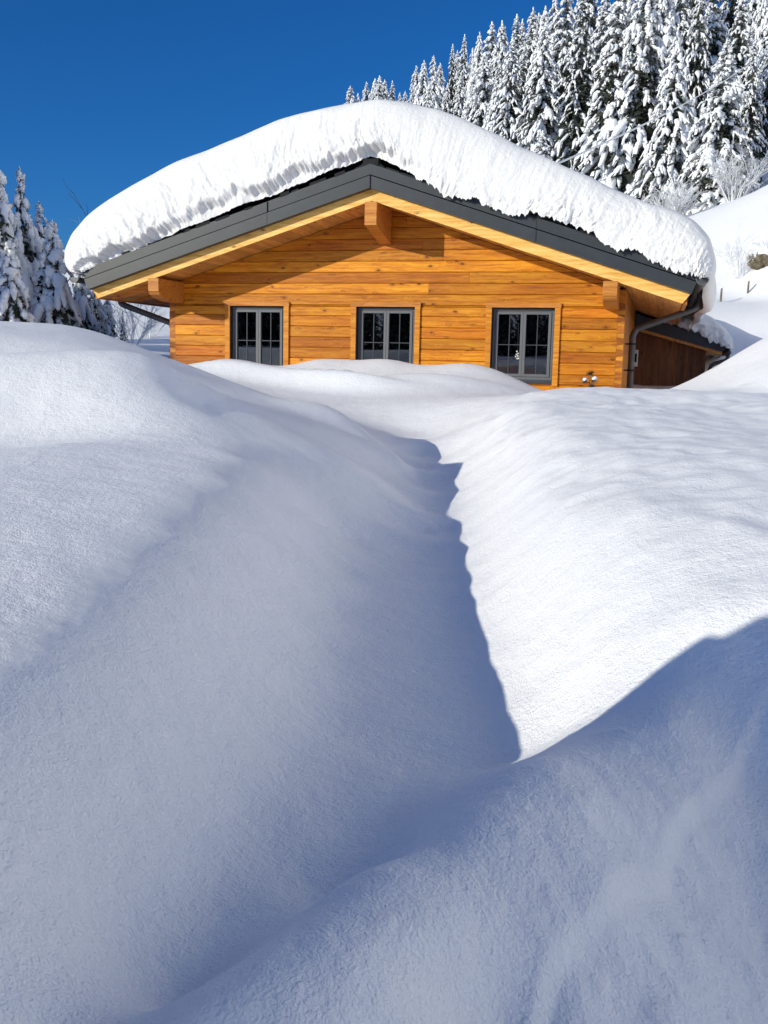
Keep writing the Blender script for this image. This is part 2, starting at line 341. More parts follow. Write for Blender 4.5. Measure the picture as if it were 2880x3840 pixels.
# ------------------------------------------------------------------ the snow-covered ground
# spots of the snow surface: right, forward, height (metres)
CP = [(-1.67,0.20,1.036), (-1.17,0.20,1.016), (-0.93,0.20,1.000), (-0.81,0.20,0.986), (-0.71,0.20,0.951), (-0.60,0.20,0.878), (-0.48,0.20,0.766),
(-0.35,0.20,0.641), (-1.65,0.60,1.048), (-1.15,0.60,1.028), (-0.91,0.60,1.012), (-0.79,0.60,0.998), (-0.69,0.60,0.963), (-0.58,0.60,0.890), (-0.46,0.60,0.778),
(-0.33,0.60,0.653), (-1.63,0.95,1.058), (-1.13,0.95,1.038), (-0.89,0.95,1.022), (-0.77,0.95,1.008), (-0.67,0.95,0.973), (-0.57,0.95,0.900), (-0.45,0.95,0.788),
(-0.31,0.95,0.663), (-1.61,1.30,1.069), (-1.11,1.30,1.049), (-0.87,1.30,1.033), (-0.75,1.30,1.019), (-0.65,1.30,0.984), (-0.55,1.30,0.911), (-0.43,1.30,0.799),
(-0.29,1.30,0.674), (-1.60,1.60,1.078), (-1.10,1.60,1.058), (-0.86,1.60,1.042), (-0.74,1.60,1.028), (-0.64,1.60,0.993), (-0.54,1.60,0.920), (-0.42,1.60,0.808),
(-0.28,1.60,0.683), (-0.18,1.60,0.691), (-0.04,1.60,0.673), (-1.58,1.90,1.087), (-1.08,1.90,1.067), (-0.84,1.90,1.050), (-0.72,1.90,1.037), (-0.62,1.90,1.002),
(-0.52,1.90,0.929), (-0.40,1.90,0.817), (-0.26,1.90,0.692), (-0.16,1.90,0.676), (-0.02,1.90,0.656), (-1.58,2.25,1.097), (-1.08,2.25,1.077), (-0.84,2.25,1.061),
(-0.72,2.25,1.047), (-0.62,2.25,1.012), (-0.52,2.25,0.939), (-0.40,2.25,0.827), (-0.26,2.25,0.702), (-0.16,2.25,0.658), (-0.02,2.25,0.637), (-1.58,2.65,1.109),
(-1.08,2.65,1.089), (-0.84,2.65,1.073), (-0.72,2.65,1.059), (-0.62,2.65,1.024), (-0.52,2.65,0.951), (-0.40,2.65,0.839), (-0.26,2.65,0.714), (-0.16,2.65,0.649),
(-0.02,2.65,0.627), (-1.58,3.10,1.123), (-1.08,3.10,1.103), (-0.84,3.10,1.087), (-0.72,3.10,1.073), (-0.62,3.10,1.038), (-0.52,3.10,0.965), (-0.40,3.10,0.853),
(-0.26,3.10,0.728), (-0.16,3.10,0.663), (-0.02,3.10,0.641), (-1.58,3.60,1.138), (-1.08,3.60,1.118), (-0.84,3.60,1.102), (-0.72,3.60,1.088), (-0.62,3.60,1.053),
(-0.52,3.60,0.980), (-0.40,3.60,0.868), (-0.26,3.60,0.743), (-0.16,3.60,0.678), (-0.02,3.60,0.656), (-1.58,4.20,1.156), (-1.08,4.20,1.136), (-0.84,4.20,1.120),
(-0.72,4.20,1.106), (-0.62,4.20,1.071), (-0.52,4.20,0.998), (-0.40,4.20,0.886), (-0.26,4.20,0.761), (-0.16,4.20,0.696), (-0.02,4.20,0.674), (-1.58,4.90,1.177),
(-1.08,4.90,1.157), (-0.84,4.90,1.141), (-0.72,4.90,1.127), (-0.62,4.90,1.092), (-0.52,4.90,1.019), (-0.40,4.90,0.907), (-0.26,4.90,0.782), (-0.16,4.90,0.717),
(-0.02,4.90,0.695), (-2.20,4.30,1.140), (-1.90,2.90,1.100), (-2.60,1.50,1.080), (-2.12,5.50,1.157), (-1.60,5.45,1.172), (-1.09,5.45,1.196), (-2.23,5.80,1.347),
(-1.71,5.85,1.370), (-1.25,5.95,1.349), (-2.38,6.20,1.570), (-1.98,6.30,1.593), (-1.54,6.50,1.609), (-1.36,6.80,1.479), (-1.34,7.20,1.389), (-4.50,5.20,1.180),
(-4.50,6.50,1.600), (-4.20,3.20,1.100), (-4.01,10.50,1.904), (-3.53,10.50,1.924), (-3.05,10.50,1.868), (-2.60,10.80,1.663), (-3.20,7.35,1.430),
(-2.30,7.35,1.430), (-1.90,9.50,1.520), (-4.60,7.35,1.450), (-2.90,6.75,1.550), (-3.30,8.30,1.710), (-2.60,8.40,1.680), (-4.40,8.30,1.720), (-3.30,9.30,1.830),
(-2.10,8.20,1.540), (-3.70,12.60,1.650), (-5.00,13.00,1.650), (-2.20,12.80,1.250), (-6.50,10.50,1.900), (-1.15,6.20,1.300), (-0.80,6.20,1.200),
(-0.45,6.20,1.090), (-0.15,6.20,0.930), (0.05,6.20,0.780), (0.25,6.20,0.700), (-0.95,7.40,1.260), (-0.55,7.40,1.150), (-0.25,7.40,1.000), (0.00,7.40,0.840),
(0.25,7.40,0.730), (-1.10,8.60,1.270), (-0.70,8.60,1.180), (-0.35,8.60,1.060), (-0.05,8.60,0.900), (0.30,8.60,0.760), (-1.00,10.00,1.200), (-0.50,10.00,1.080),
(-0.10,10.00,0.940), (0.40,10.00,0.830), (-0.50,11.50,1.024), (0.19,11.50,1.092), (0.85,11.20,1.181), (0.18,10.80,0.899), (0.09,13.00,1.231),
(-0.87,14.00,1.278), (-2.00,13.00,1.264), (-3.13,16.00,1.434), (-2.61,16.00,1.489), (-1.68,15.50,1.461), (-0.95,15.20,1.506), (-0.04,15.00,1.527),
(0.63,14.70,1.476), (1.22,14.50,1.477), (1.60,14.30,1.442), (1.89,14.00,1.337), (2.03,13.80,1.219), (-6.00,18.60,1.400), (-4.00,18.10,1.380),
(-2.00,17.70,1.350), (0.00,17.30,1.300), (1.50,16.70,1.150), (3.00,16.40,1.100), (4.50,16.00,1.050), (0.00,22.00,1.200), (-5.00,24.00,1.300),
(2.60,15.20,1.050), (2.20,13.00,1.100), (5.50,14.50,1.150), (0.17,2.35,0.615), (0.33,2.35,0.636), (0.45,2.35,0.713), (0.58,2.35,0.857), (0.73,2.35,0.976),
(0.86,2.35,1.048), (1.04,2.35,1.094), (1.33,2.35,1.130), (1.89,2.35,1.140), (0.17,2.55,0.617), (0.33,2.55,0.639), (0.45,2.55,0.718), (0.58,2.55,0.867),
(0.73,2.55,0.989), (0.86,2.55,1.064), (1.04,2.55,1.111), (1.33,2.55,1.149), (1.89,2.55,1.159), (0.17,2.77,0.620), (0.33,2.77,0.642), (0.45,2.77,0.724),
(0.58,2.77,0.877), (0.73,2.77,1.003), (0.86,2.77,1.080), (1.04,2.77,1.129), (1.33,2.77,1.167), (1.89,2.77,1.178), (0.17,3.00,0.624), (0.33,3.00,0.646),
(0.45,3.00,0.729), (0.59,3.00,0.884), (0.73,3.00,1.011), (0.87,3.00,1.089), (1.05,3.00,1.138), (1.34,3.00,1.177), (1.89,3.00,1.188), (0.17,3.26,0.628),
(0.33,3.26,0.650), (0.45,3.26,0.734), (0.59,3.26,0.890), (0.73,3.26,1.018), (0.87,3.26,1.096), (1.05,3.26,1.147), (1.34,3.26,1.186), (1.89,3.26,1.197),
(0.17,3.54,0.633), (0.33,3.54,0.656), (0.45,3.54,0.740), (0.59,3.54,0.896), (0.73,3.54,1.025), (0.87,3.54,1.104), (1.05,3.54,1.154), (1.34,3.54,1.193),
(1.89,3.54,1.204), (0.18,3.84,0.640), (0.34,3.84,0.662), (0.46,3.84,0.746), (0.60,3.84,0.903), (0.74,3.84,1.032), (0.88,3.84,1.110), (1.06,3.84,1.161),
(1.35,3.84,1.200), (1.90,3.84,1.211), (0.20,4.17,0.646), (0.36,4.17,0.669), (0.48,4.17,0.753), (0.62,4.17,0.910), (0.76,4.17,1.038), (0.90,4.17,1.117),
(1.08,4.17,1.167), (1.37,4.17,1.206), (1.92,4.17,1.218), (0.22,4.52,0.653), (0.38,4.52,0.676), (0.50,4.52,0.760), (0.64,4.52,0.916), (0.78,4.52,1.045),
(0.92,4.52,1.124), (1.10,4.52,1.174), (1.39,4.52,1.213), (1.94,4.52,1.224), (0.25,4.91,0.660), (0.41,4.91,0.683), (0.53,4.91,0.767), (0.67,4.91,0.923),
(0.81,4.91,1.052), (0.95,4.91,1.131), (1.13,4.91,1.181), (1.42,4.91,1.220), (1.97,4.91,1.231), (0.28,5.33,0.675), (0.44,5.33,0.697), (0.56,5.33,0.780),
(0.70,5.33,0.936), (0.84,5.33,1.063), (0.98,5.33,1.141), (1.16,5.33,1.191), (1.45,5.33,1.230), (2.00,5.33,1.241), (0.31,5.78,0.689), (0.47,5.78,0.711),
(0.59,5.78,0.794), (0.73,5.78,0.948), (0.87,5.78,1.075), (1.01,5.78,1.152), (1.19,5.78,1.201), (1.48,5.78,1.240), (2.03,5.78,1.251), (0.34,6.27,0.705),
(0.50,6.27,0.727), (0.62,6.27,0.809), (0.76,6.27,0.962), (0.90,6.27,1.088), (1.04,6.27,1.165), (1.22,6.27,1.214), (1.51,6.27,1.252), (2.06,6.27,1.263),
(0.37,6.81,0.720), (0.53,6.81,0.742), (0.65,6.81,0.824), (0.79,6.81,0.976), (0.93,6.81,1.102), (1.07,6.81,1.178), (1.25,6.81,1.227), (1.54,6.81,1.265),
(2.09,6.81,1.276), (0.39,7.39,0.738), (0.55,7.39,0.760), (0.67,7.39,0.841), (0.81,7.39,0.993), (0.95,7.39,1.117), (1.09,7.39,1.193), (1.27,7.39,1.242),
(1.56,7.39,1.280), (2.11,7.39,1.291), (0.40,8.02,0.758), (0.56,8.02,0.779), (0.68,8.02,0.860), (0.82,8.02,1.010), (0.96,8.02,1.134), (1.10,8.02,1.209),
(1.28,8.02,1.257), (1.57,8.02,1.295), (2.12,8.02,1.306), (0.40,8.70,0.780), (0.56,8.70,0.801), (0.68,8.70,0.881), (0.82,8.70,1.029), (0.96,8.70,1.151),
(1.10,8.70,1.225), (1.28,8.70,1.273), (1.57,8.70,1.310), (2.12,8.70,1.321), (1.61,9.60,1.348), (2.39,9.20,1.385), (3.09,8.80,1.407), (1.15,10.00,1.244),
(0.95,2.05,0.960), (0.62,2.02,0.870), (1.40,2.05,0.980), (2.00,2.10,1.020), (1.90,1.60,0.750), (1.20,1.75,0.780), (2.40,3.00,1.140), (3.20,6.00,1.270),
(3.00,2.00,0.850), (4.50,9.00,1.350), (5.00,4.00,1.100), (4.86,13.00,2.057), (4.29,12.80,1.705), (3.84,12.60,1.421), (4.22,11.20,1.601), (3.91,11.30,1.388),
(3.92,10.60,1.319), (3.48,10.90,1.379), (6.00,13.00,2.200), (7.50,16.00,2.400), (6.00,20.00,1.100), (5.20,18.00,1.100), (7.00,22.00,1.200), (8.50,21.50,1.700),
(8.30,24.00,1.500), (5.40,21.00,1.100), (15.43,18.39,4.123), (25.71,30.64,15.529), (45.00,53.62,34.539), (77.13,91.93,62.743), (192.84,229.81,154.458),
(514.23,612.84,378.051), (20.78,12.00,5.832), (34.64,20.00,26.595), (60.62,35.00,64.628), (103.92,60.00,121.600), (259.81,150.00,301.600),  # steep unseen mountainside to the right, added to bounce sunlight into the shade
(692.82,400.00,721.923), (23.64,4.17,5.832), (39.39,6.95,26.595), (68.94,12.16,64.628), (118.18,20.84,121.600), (295.44,52.09,301.600), (787.85,138.92,721.923),
(23.64,-4.17,5.832), (39.39,-6.95,26.595), (68.94,-12.16,64.628), (118.18,-20.84,121.600), (295.44,-52.09,301.600), (787.85,-138.92,721.923),
(20.78,-12.00,5.832), (34.64,-20.00,26.595), (60.62,-35.00,64.628), (103.92,-60.00,121.600), (259.81,-150.00,301.600), (692.82,-400.00,721.923),
(15.43,-18.39,5.832), (25.71,-30.64,26.595), (45.00,-53.62,64.628), (77.13,-91.93,121.600), (192.84,-229.81,301.600), (514.23,-612.84,721.923),
(10.14,-21.75,4.123), (16.90,-36.25,15.529), (29.58,-63.44,34.539), (50.71,-108.76,62.743), (126.79,-271.89,154.458), (338.09,-725.05,378.051),
(0.31,1.76,0.880), (0.14,1.56,0.870), (-0.01,1.38,0.865), (-0.13,1.20,0.855), (-0.22,1.05,0.840), (0.36,1.48,0.800), (0.80,1.96,0.750), (0.61,1.40,0.610),
(0.18,1.24,0.790), (0.87,2.16,0.935), (0.57,2.04,0.855), (0.71,1.68,0.650), (0.34,1.24,0.720), (0.00,0.00,0.700), (0.50,0.10,0.620), (0.00,-1.00,0.650),
(1.20,0.60,0.550), (2.00,0.80,0.550), (1.50,-1.00,0.600), (-1.80,-0.60,1.100), (-2.60,0.30,1.100), (-3.50,-1.00,1.150), (-1.20,-0.50,1.080), (0.00,-4.00,1.000),
(-4.00,-4.00,1.200), (4.00,-4.00,1.100), (8.00,0.00,1.300), (-8.00,0.00,1.400), (-8.00,6.00,1.700), (10.00,6.00,1.800), (-9.00,14.00,1.800),
(10.39,-6.00,1.300), (25.98,-15.00,1.900), (47.63,-27.50,2.800), (103.92,-60.00,9.600), (259.81,-150.00,31.600), (692.82,-400.00,61.600), (7.71,-9.19,1.300),
(19.28,-22.98,1.900), (35.35,-42.13,2.800), (77.13,-91.93,9.600), (192.84,-229.81,31.600), (514.23,-612.84,61.600), (4.10,-11.28,1.300), (10.26,-28.19,1.900),
(18.81,-51.68,2.800), (41.04,-112.76,9.600), (102.61,-281.91,31.600), (273.62,-751.75,61.600), (0.00,-12.00,1.300), (0.00,-30.00,1.900), (0.00,-55.00,2.800),
(0.00,-120.00,9.600), (0.00,-300.00,31.600), (0.00,-800.00,61.600), (-4.10,-11.28,1.300), (-10.26,-28.19,1.900), (-18.81,-51.68,2.800), (-41.04,-112.76,9.600),
(-102.61,-281.91,31.600), (-273.62,-751.75,61.600), (-7.71,-9.19,1.300), (-19.28,-22.98,1.900), (-35.35,-42.13,2.800), (-77.13,-91.93,9.600),
(-192.84,-229.81,31.600), (-514.23,-612.84,61.600), (-10.39,-6.00,1.300), (-25.98,-15.00,1.900), (-47.63,-27.50,2.800), (-103.92,-60.00,9.600),
(-259.81,-150.00,31.600), (-692.82,-400.00,61.600), (-4.73,21.00,1.597), (-7.36,30.00,1.949), (-8.18,36.00,2.195), (-7.51,28.00,1.912), (-7.54,24.00,1.790),
(-8.02,22.00,1.751), (-9.00,45.00,3.800), (-16.00,40.00,2.800), (-14.00,70.00,6.600), (-25.00,70.00,5.600), (-30.00,110.00,9.100), (-60.00,100.00,7.600),
(-40.00,200.00,15.600), (-120.00,200.00,15.600), (-100.00,450.00,31.600), (-300.00,500.00,31.600), (-400.00,100.00,16.600), (-60.00,20.00,1.600),
(-30.00,30.00,1.900), (-25.00,10.00,1.600), (-15.00,30.00,1.900), (14.95,46.00,5.667), (16.20,44.00,6.306), (12.35,36.00,2.551), (15.58,42.00,4.611),
(12.46,38.00,3.444), (13.42,42.00,4.565), (13.65,42.00,4.570), (15.08,43.00,4.855), (15.86,44.00,5.911), (11.26,30.00,2.143), (15.29,50.00,6.881),
(16.99,50.00,8.229), (20.26,70.00,11.962), (22.51,62.00,12.319), (16.32,60.00,9.992), (21.69,66.00,12.338), (15.00,75.00,12.350), (25.00,85.00,17.550),
(40.00,85.00,21.300), (20.00,110.00,23.050), (40.00,120.00,30.750), (0.00,110.00,18.050), (60.00,130.00,38.450), (20.00,180.00,41.950), (60.00,200.00,55.950),
(-5.00,200.00,39.700), (30.00,350.00,78.450), (-10.00,400.00,78.450), (100.00,300.00,85.950), (30.00,600.00,128.450), (0.00,600.00,120.950),
(120.00,600.00,150.950), (250.00,300.00,123.450), (5.00,60.00,7.600), (0.00,45.00,3.600), (60.00,60.00,27.600), (15.00,8.00,2.000), (10.00,30.00,3.100),
(-60.00,600.00,31.600), (-40.00,700.00,41.600), (0.00,850.00,121.600), (100.00,850.00,191.600)]
CP = np.array(CP)
ORG = np.array([0., -.6])
def warp(u, v):
    du = np.asarray(u) - ORG[0]; dv = np.asarray(v) - ORG[1]
    return np.arctan2(du, dv), np.log(np.hypot(du, dv) + .15)
def _scale(u, v): return np.hypot(u - ORG[0], v - ORG[1]) + .5
def fit_terrain():
    a, l = warp(CP[:, 0], CP[:, 1])
    e = (CP[:, 2] - EYE) / _scale(CP[:, 0], CP[:, 1])
    A = [a]; Lr = [l]; E = [e]
    for s in (-1, 1):
        k = a * -s > 1.9
        A.append(a[k] + s * 2 * math.pi); Lr.append(l[k]); E.append(e[k])
    A = np.concatenate(A); Lr = np.concatenate(Lr); E = np.concatenate(E)
    P = np.stack([A, Lr], 1)
    n = len(P)
    r2 = ((P[:, None] - P[None]) ** 2).sum(-1)
    Kk = .5 * r2 * np.log(r2 + 1e-12) + np.eye(n) * 6e-4
    T = np.concatenate([np.ones((n, 1)), P], 1)
    S = np.block([[Kk, T], [T.T, np.zeros((3, 3))]])
    w = np.linalg.solve(S, np.concatenate([E, np.zeros(3)]))
    return P, w
TP, TW = fit_terrain()
def terrain(u, v):
    u = np.atleast_1d(np.asarray(u, float)); v = np.atleast_1d(np.asarray(v, float))
    sh = u.shape; u = u.ravel(); v = v.ravel()
    out = np.empty(len(u))
    for i in range(0, len(u), 20000):
        a, l = warp(u[i:i + 20000], v[i:i + 20000])
        r2 = (a[:, None] - TP[None, :, 0]) ** 2 + (l[:, None] - TP[None, :, 1]) ** 2
        out[i:i + 20000] = (.5 * r2 * np.log(r2 + 1e-12)) @ TW[:-3] + TW[-3] + TW[-2] * a + TW[-1] * l
    return (out * _scale(u, v) + EYE).reshape(sh)
def house_local(u, v):
    du = u - HOUSE[0]; dv = v - HOUSE[1]
    return du * HX[0] + dv * HX[1], du * HY[0] + dv * HY[1]
def ground_z(u, v):
    z = terrain(u, v)
    lx, ly = house_local(np.asarray(u, float), np.asarray(v, float))
    m = sstep(4.05, 3.8, np.abs(lx)) * sstep(.03, .3, ly) * sstep(10.0, 9.7, ly)
    m2 = sstep(4.2, 4.45, lx) * sstep(5.5, 5.25, lx) * sstep(7.05, 7.4, ly) * sstep(10.2, 9.8, ly)
    return z * (1 - np.maximum(m, m2)) + .3 * np.maximum(m, m2)

def build_ground():
    front = np.linspace(-58, 40, 680)
    side = np.concatenate([np.linspace(-180, -59.5, 70), front, np.linspace(41.5, 180, 80)])
    th = np.radians(side)
    rho = [.25]
    while rho[-1] < 900:
        r = rho[-1]
        rho.append(r * (1 + (.0042 if r < 14 else .008 if r < 28 else .02)))
    rho = np.array(rho)
    Tt, Rr = np.meshgrid(th, rho)
    u = ORG[0] + Rr * np.sin(Tt); v = ORG[1] + Rr * np.cos(Tt)
    z = ground_z(u, v)
    fade = 1 - sstep(12, 26, Rr)
    # wind-drifted swells, small lumps of fallen crystals, trodden lumps close by
    z += fade * (.012 * sstep(2, 6, Rr) * fbm(u * .9 + 3, v * .9, 1, 2) + .0028 * fbm(u * 4.5, v * 4.5, 4, 3) * sstep(.8, 3, Rr))
    z += (1 - sstep(2.2, 4.5, Rr)) * .0012 * fbm(u * 22, v * 22, 9, 3, .6)
    far = sstep(16, 60, Rr)
    z += far * (.25 * fbm(u * .12, v * .12, 2, 4))
    # ripples across the trench floor
    tr = np.exp(-((u - .04 - .02 * v) / .22) ** 2) * sstep(4.2, 5.5, v) * (1 - sstep(9.5, 11, v))
    z += tr * .018 * np.sin(v * 7.5 + 2.0 * pnoise(u * 1.5, v * 1.5, 7) + 1.2 * u)
    rb = sstep(.55, .9, u) * sstep(2.0, 2.6, v) * (1 - sstep(9, 12, v))
    z += rb * (.028 * fbm(u * 1.5 + 7, v * 1.0, 71, 3) + .010 * fbm(u * 5, v * 3.2, 73, 2))
    # trodden snow beside the viewer
    tz = (1 - sstep(1.7, 2.3, v)) * sstep(-.1, .35, u - .5 * (v - 1.2)) * sstep(.5, .9, v)
    z -= tz * .035 * sstep(0, .035, (u - .26) * .813 - (v - 1.33) * .581 + .05 * pnoise(u * 4, v * 4, 61))
    z -= tz * .03 * sstep(0, .05, (u - .52) * .86 - (v - 1.30) * .5 + .07 * pnoise(u * 3 + 5, v * 3, 62))
    for fu, fv, fr, fd in [(.10, 1.16, .055, .05), (.17, 1.22, .05, .045), (.02, 1.02, .06, .05), (.30, 1.12, .07, .035), (.46, 1.62, .06, .03)]:
        z -= fd * np.exp(-(((u - fu) * .8 + (v - fv) * .6) / (fr * 1.5)) ** 2 - (((u - fu) * -.6 + (v - fv) * .8) / fr) ** 2)
    z += tz * (.032 * fbm(u * 3.1 + 9, v * 3.1, 11, 3, .45) + .010 * np.maximum(fbm(u * 13, v * 13, 12, 3, .6) - .15, 0))
    # cut end of an unseen high bank at left, shaped to shade the near ridge
    jag = .06 * fbm(u * 2.2 + 1, v * 2.2, 23, 2) + .03 * pnoise(u * 9, v * 3, 25)
    jag = jag + + .05 * pnoise(u * 13, v * 13, 26)
    z += 1.0 * sstep(2.26, 1.42, v - .617 * u + 1.3 * jag) * sstep(-1.12, -1.45, u) * sstep(-4.2, -3.2, u) * sstep(-2.5, -1.2, v) * (1 + .10 * pnoise(u * 2, v * 2, 27))
    # hummocks of drifted snow before the facade
    for hu, hv, w1, w2, hh, an in [(-2.3, 14.6, .75, .30, .075, .5), (-1.35, 14.0, .8, .28, .07, .5), (-.55, 13.5, .8, .26, .06, .45), (-2.5, 16.0, .6, .4, .05, .2),
                                   (-1.0, 15.6, .55, .4, .05, .1), (.02, 15.3, .6, .45, .055, .1), (1.25, 14.8, .7, .5, .06, 0), (.3, 13.6, 1.2, .35, .05, .1)]:
        p = (u - hu) * np.cos(an) - (v - hv) * np.sin(an); q = (u - hu) * np.sin(an) + (v - hv) * np.cos(an)
        z += 2.3 * hh * np.exp(-(p / w1) ** 2 - (q / (w2 * np.where(q > 0, .6, 1.2))) ** 2)
    # wind crest running down the far left flank into the trench
    p = (u + .55) * .42 + (v - 9.1) * -.907; q = (u + .55) * .907 + (v - 9.1) * .42
    q = q + .06 * np.sin(p * 4)
    z += .09 * sstep(-.5, .2, p) * sstep(2.0, 1.0, p) * np.exp(-(q / np.where(q > 0, .09, .38)) ** 2)
    nr, nc = u.shape
    co = np.stack([u, v, z], -1).reshape(-1, 3)
    i, j = np.meshgrid(np.arange(nr - 1), np.arange(nc - 1), indexing='ij')
    a = i * nc + j
    q = np.stack([a, a + 1, a + nc + 1, a + nc], -1).reshape(-1, 4)[:, ::-1]
    me = mesh_np('snow_ground', co, q)
    o = link('snow_ground', me, M['ground'], smooth=True)
    tag(o, kind='structure')
    return o
build_ground()

# ------------------------------------------------------------------ the chalet
chalet = tag(empty('chalet', (HOUSE[0], HOUSE[1], 0), -PSI),
             'low wooden chalet with honey coloured boards, dark grey roof edge and three windows', 'house')
ZR, SL, SR = 4.74, .313, .326
XL, XR = -5.26, 5.18
def rz(x, top=ZR): return top - (SL * -x if x < 0 else SR * x)
COURSE = .1855
LINES = [2.572 - COURSE * k for k in range(-9, 9)]
LINES.sort()
WIN = [(-2.868, -1.828), (-.489, .566), (1.891, 2.945)]
WT, WB = 2.545, 1.29

def front_wall():
    mb = MB()
    bev = .011
    def board(x0, x1, z0, z1, rtone):
        # rounded-edge board, cut by the roof slope where needed
        zs = [z0 + .002, z0 + bev, z1 - bev, z1 - .002]
        ys = [bev, 0, 0, bev]
        rows = []
        for z, y in zip(zs, ys):
            lim = (4.20 - .01 - z)
            a = max(x0, -lim / SL); b = min(x1, lim / SR)
            if b - a < .02: return
            rows.append((a, b, z, y))
        vs = []; fs = []
        for a, b, z, y in rows: vs += [(a, y, z), (b, y, z)]
        for k in range(3): fs.append((2 * k, 2 * k + 1, 2 * k + 3, 2 * k + 2))
        n = len(vs)
        for a, b, z, y in rows: vs += [(a, .12, z), (b, .12, z)]
        for k in range(3): fs.append((n + 2 * k + 1, n + 2 * k, n + 2 * k + 2, n + 2 * k + 3)); fs.append((2 * k, 2 * k + 2, n + 2 * k + 2, n + 2 * k)); fs.append((2 * k + 3, 2 * k + 1, n + 2 * k + 1, n + 2 * k + 3))
        fs.append((0, n, n + 1, 1)); fs.append((6, 7, n + 7, n + 6))
        mb.add(vs, fs, rtone)
    allz = [0.0] + [z for z in LINES if .2 < z < 4.2]
    for i, z0 in enumerate(allz):
        z1 = allz[i + 1] if i + 1 < len(allz) else 4.18
        spans = [(-3.957, 3.957)]
        if z0 < WT and z1 > WB:
            cuts = [-3.957] + [c for w in WIN for c in w] + [3.957]
            spans = [(cuts[k], cuts[k + 1]) for k in range(0, 8, 2)]
            if z1 > WT + .01:
                z1m = WT
            elif z0 < WB - .01:
                board(-3.957, 3.957, z0, WB, RNG.random()); z0 = WB
        if z0 < WT < z1 - .01:
            for a, b in spans: board(a, b, z0, WT, RNG.random())
            board(-3.957, 3.957, WT, z1, RNG.random())
            continue
        for a, b in spans:
            L = b - a
            if L > 5 and RNG.random() < .8:        # long courses are pieced from two boards
                c = a + L * RNG.uniform(.25, .75)
                board(a, c - .0015, z0, z1, RNG.random()); board(c + .0015, b, z0, z1, RNG.random())
            else:
                board(a, b, z0, z1, RNG.random())
    return mb.build('front_wall', M['wood'], chalet)
front_wall()

def corners():
    for s in (-1, 1):
        base = MB(); dk = MB()
        x0, x1 = sorted((s * 3.96, s * 4.07))
        for z in [0.0] + [z for z in LINES if .2 < z < 2.8]:
            z1 = z + COURSE if z > 0 else [q for q in LINES if q > .2][0]
            base.prism_y([(x0, z + .002), (x1, z + .002), (x1, min(z1, 2.84) - .002), (x0, min(z1, 2.84) - .002)], .004, .12)
        for z in [z for z in LINES if .3 < z < 2.75]:
            xi, xo = s * 3.957, s * 4.073
            p = [(xi, z - .068), (xo, z - .050), (xo, z + .050), (xi, z + .068)]
            if s < 0: p = p[::-1]
            dk.prism_y(p, .0005, .1)
        c = base.build('corner_joint', M['trim'], chalet)
        dk.build('dovetail', M['endgrain'], c)
corners()

def shell():
    for s in (-1, 1):
        mb = MB()
        x0, x1 = sorted((s * 3.95, s * 4.066))
        zs = [0.0] + [z for z in LINES if .2 < z < 2.7] + [2.86]
        for a, b in zip(zs[:-1], zs[1:]): mb.box((x0, .121, a + .001), (x1, 10, b - .001))
        mb.build('side_wall', M['wood'], chalet)
    mb = MB(); mb.prism_y([(-4.06, 0), (4.06, 0), (4.06, 2.84), (0, 4.15), (-4.06, 2.84)], 10.002, 10.1)
    mb.build('rear_wall', M['wood'], chalet)
    mb = MB(); mb.box((-3.94, .13, .55), (3.94, 9.99, .6)); mb.build('room_floor', M['room'], chalet)
    mb = MB(); mb.box((-3.94, 4.2, .61), (3.94, 4.3, 2.8)); mb.build('room_partition', M['room'], chalet)
    mb = MB(); mb.box((-3.94, .13, 2.81), (3.94, 9.99, 2.85)); mb.build('room_ceiling', M['room'], chalet)
shell()

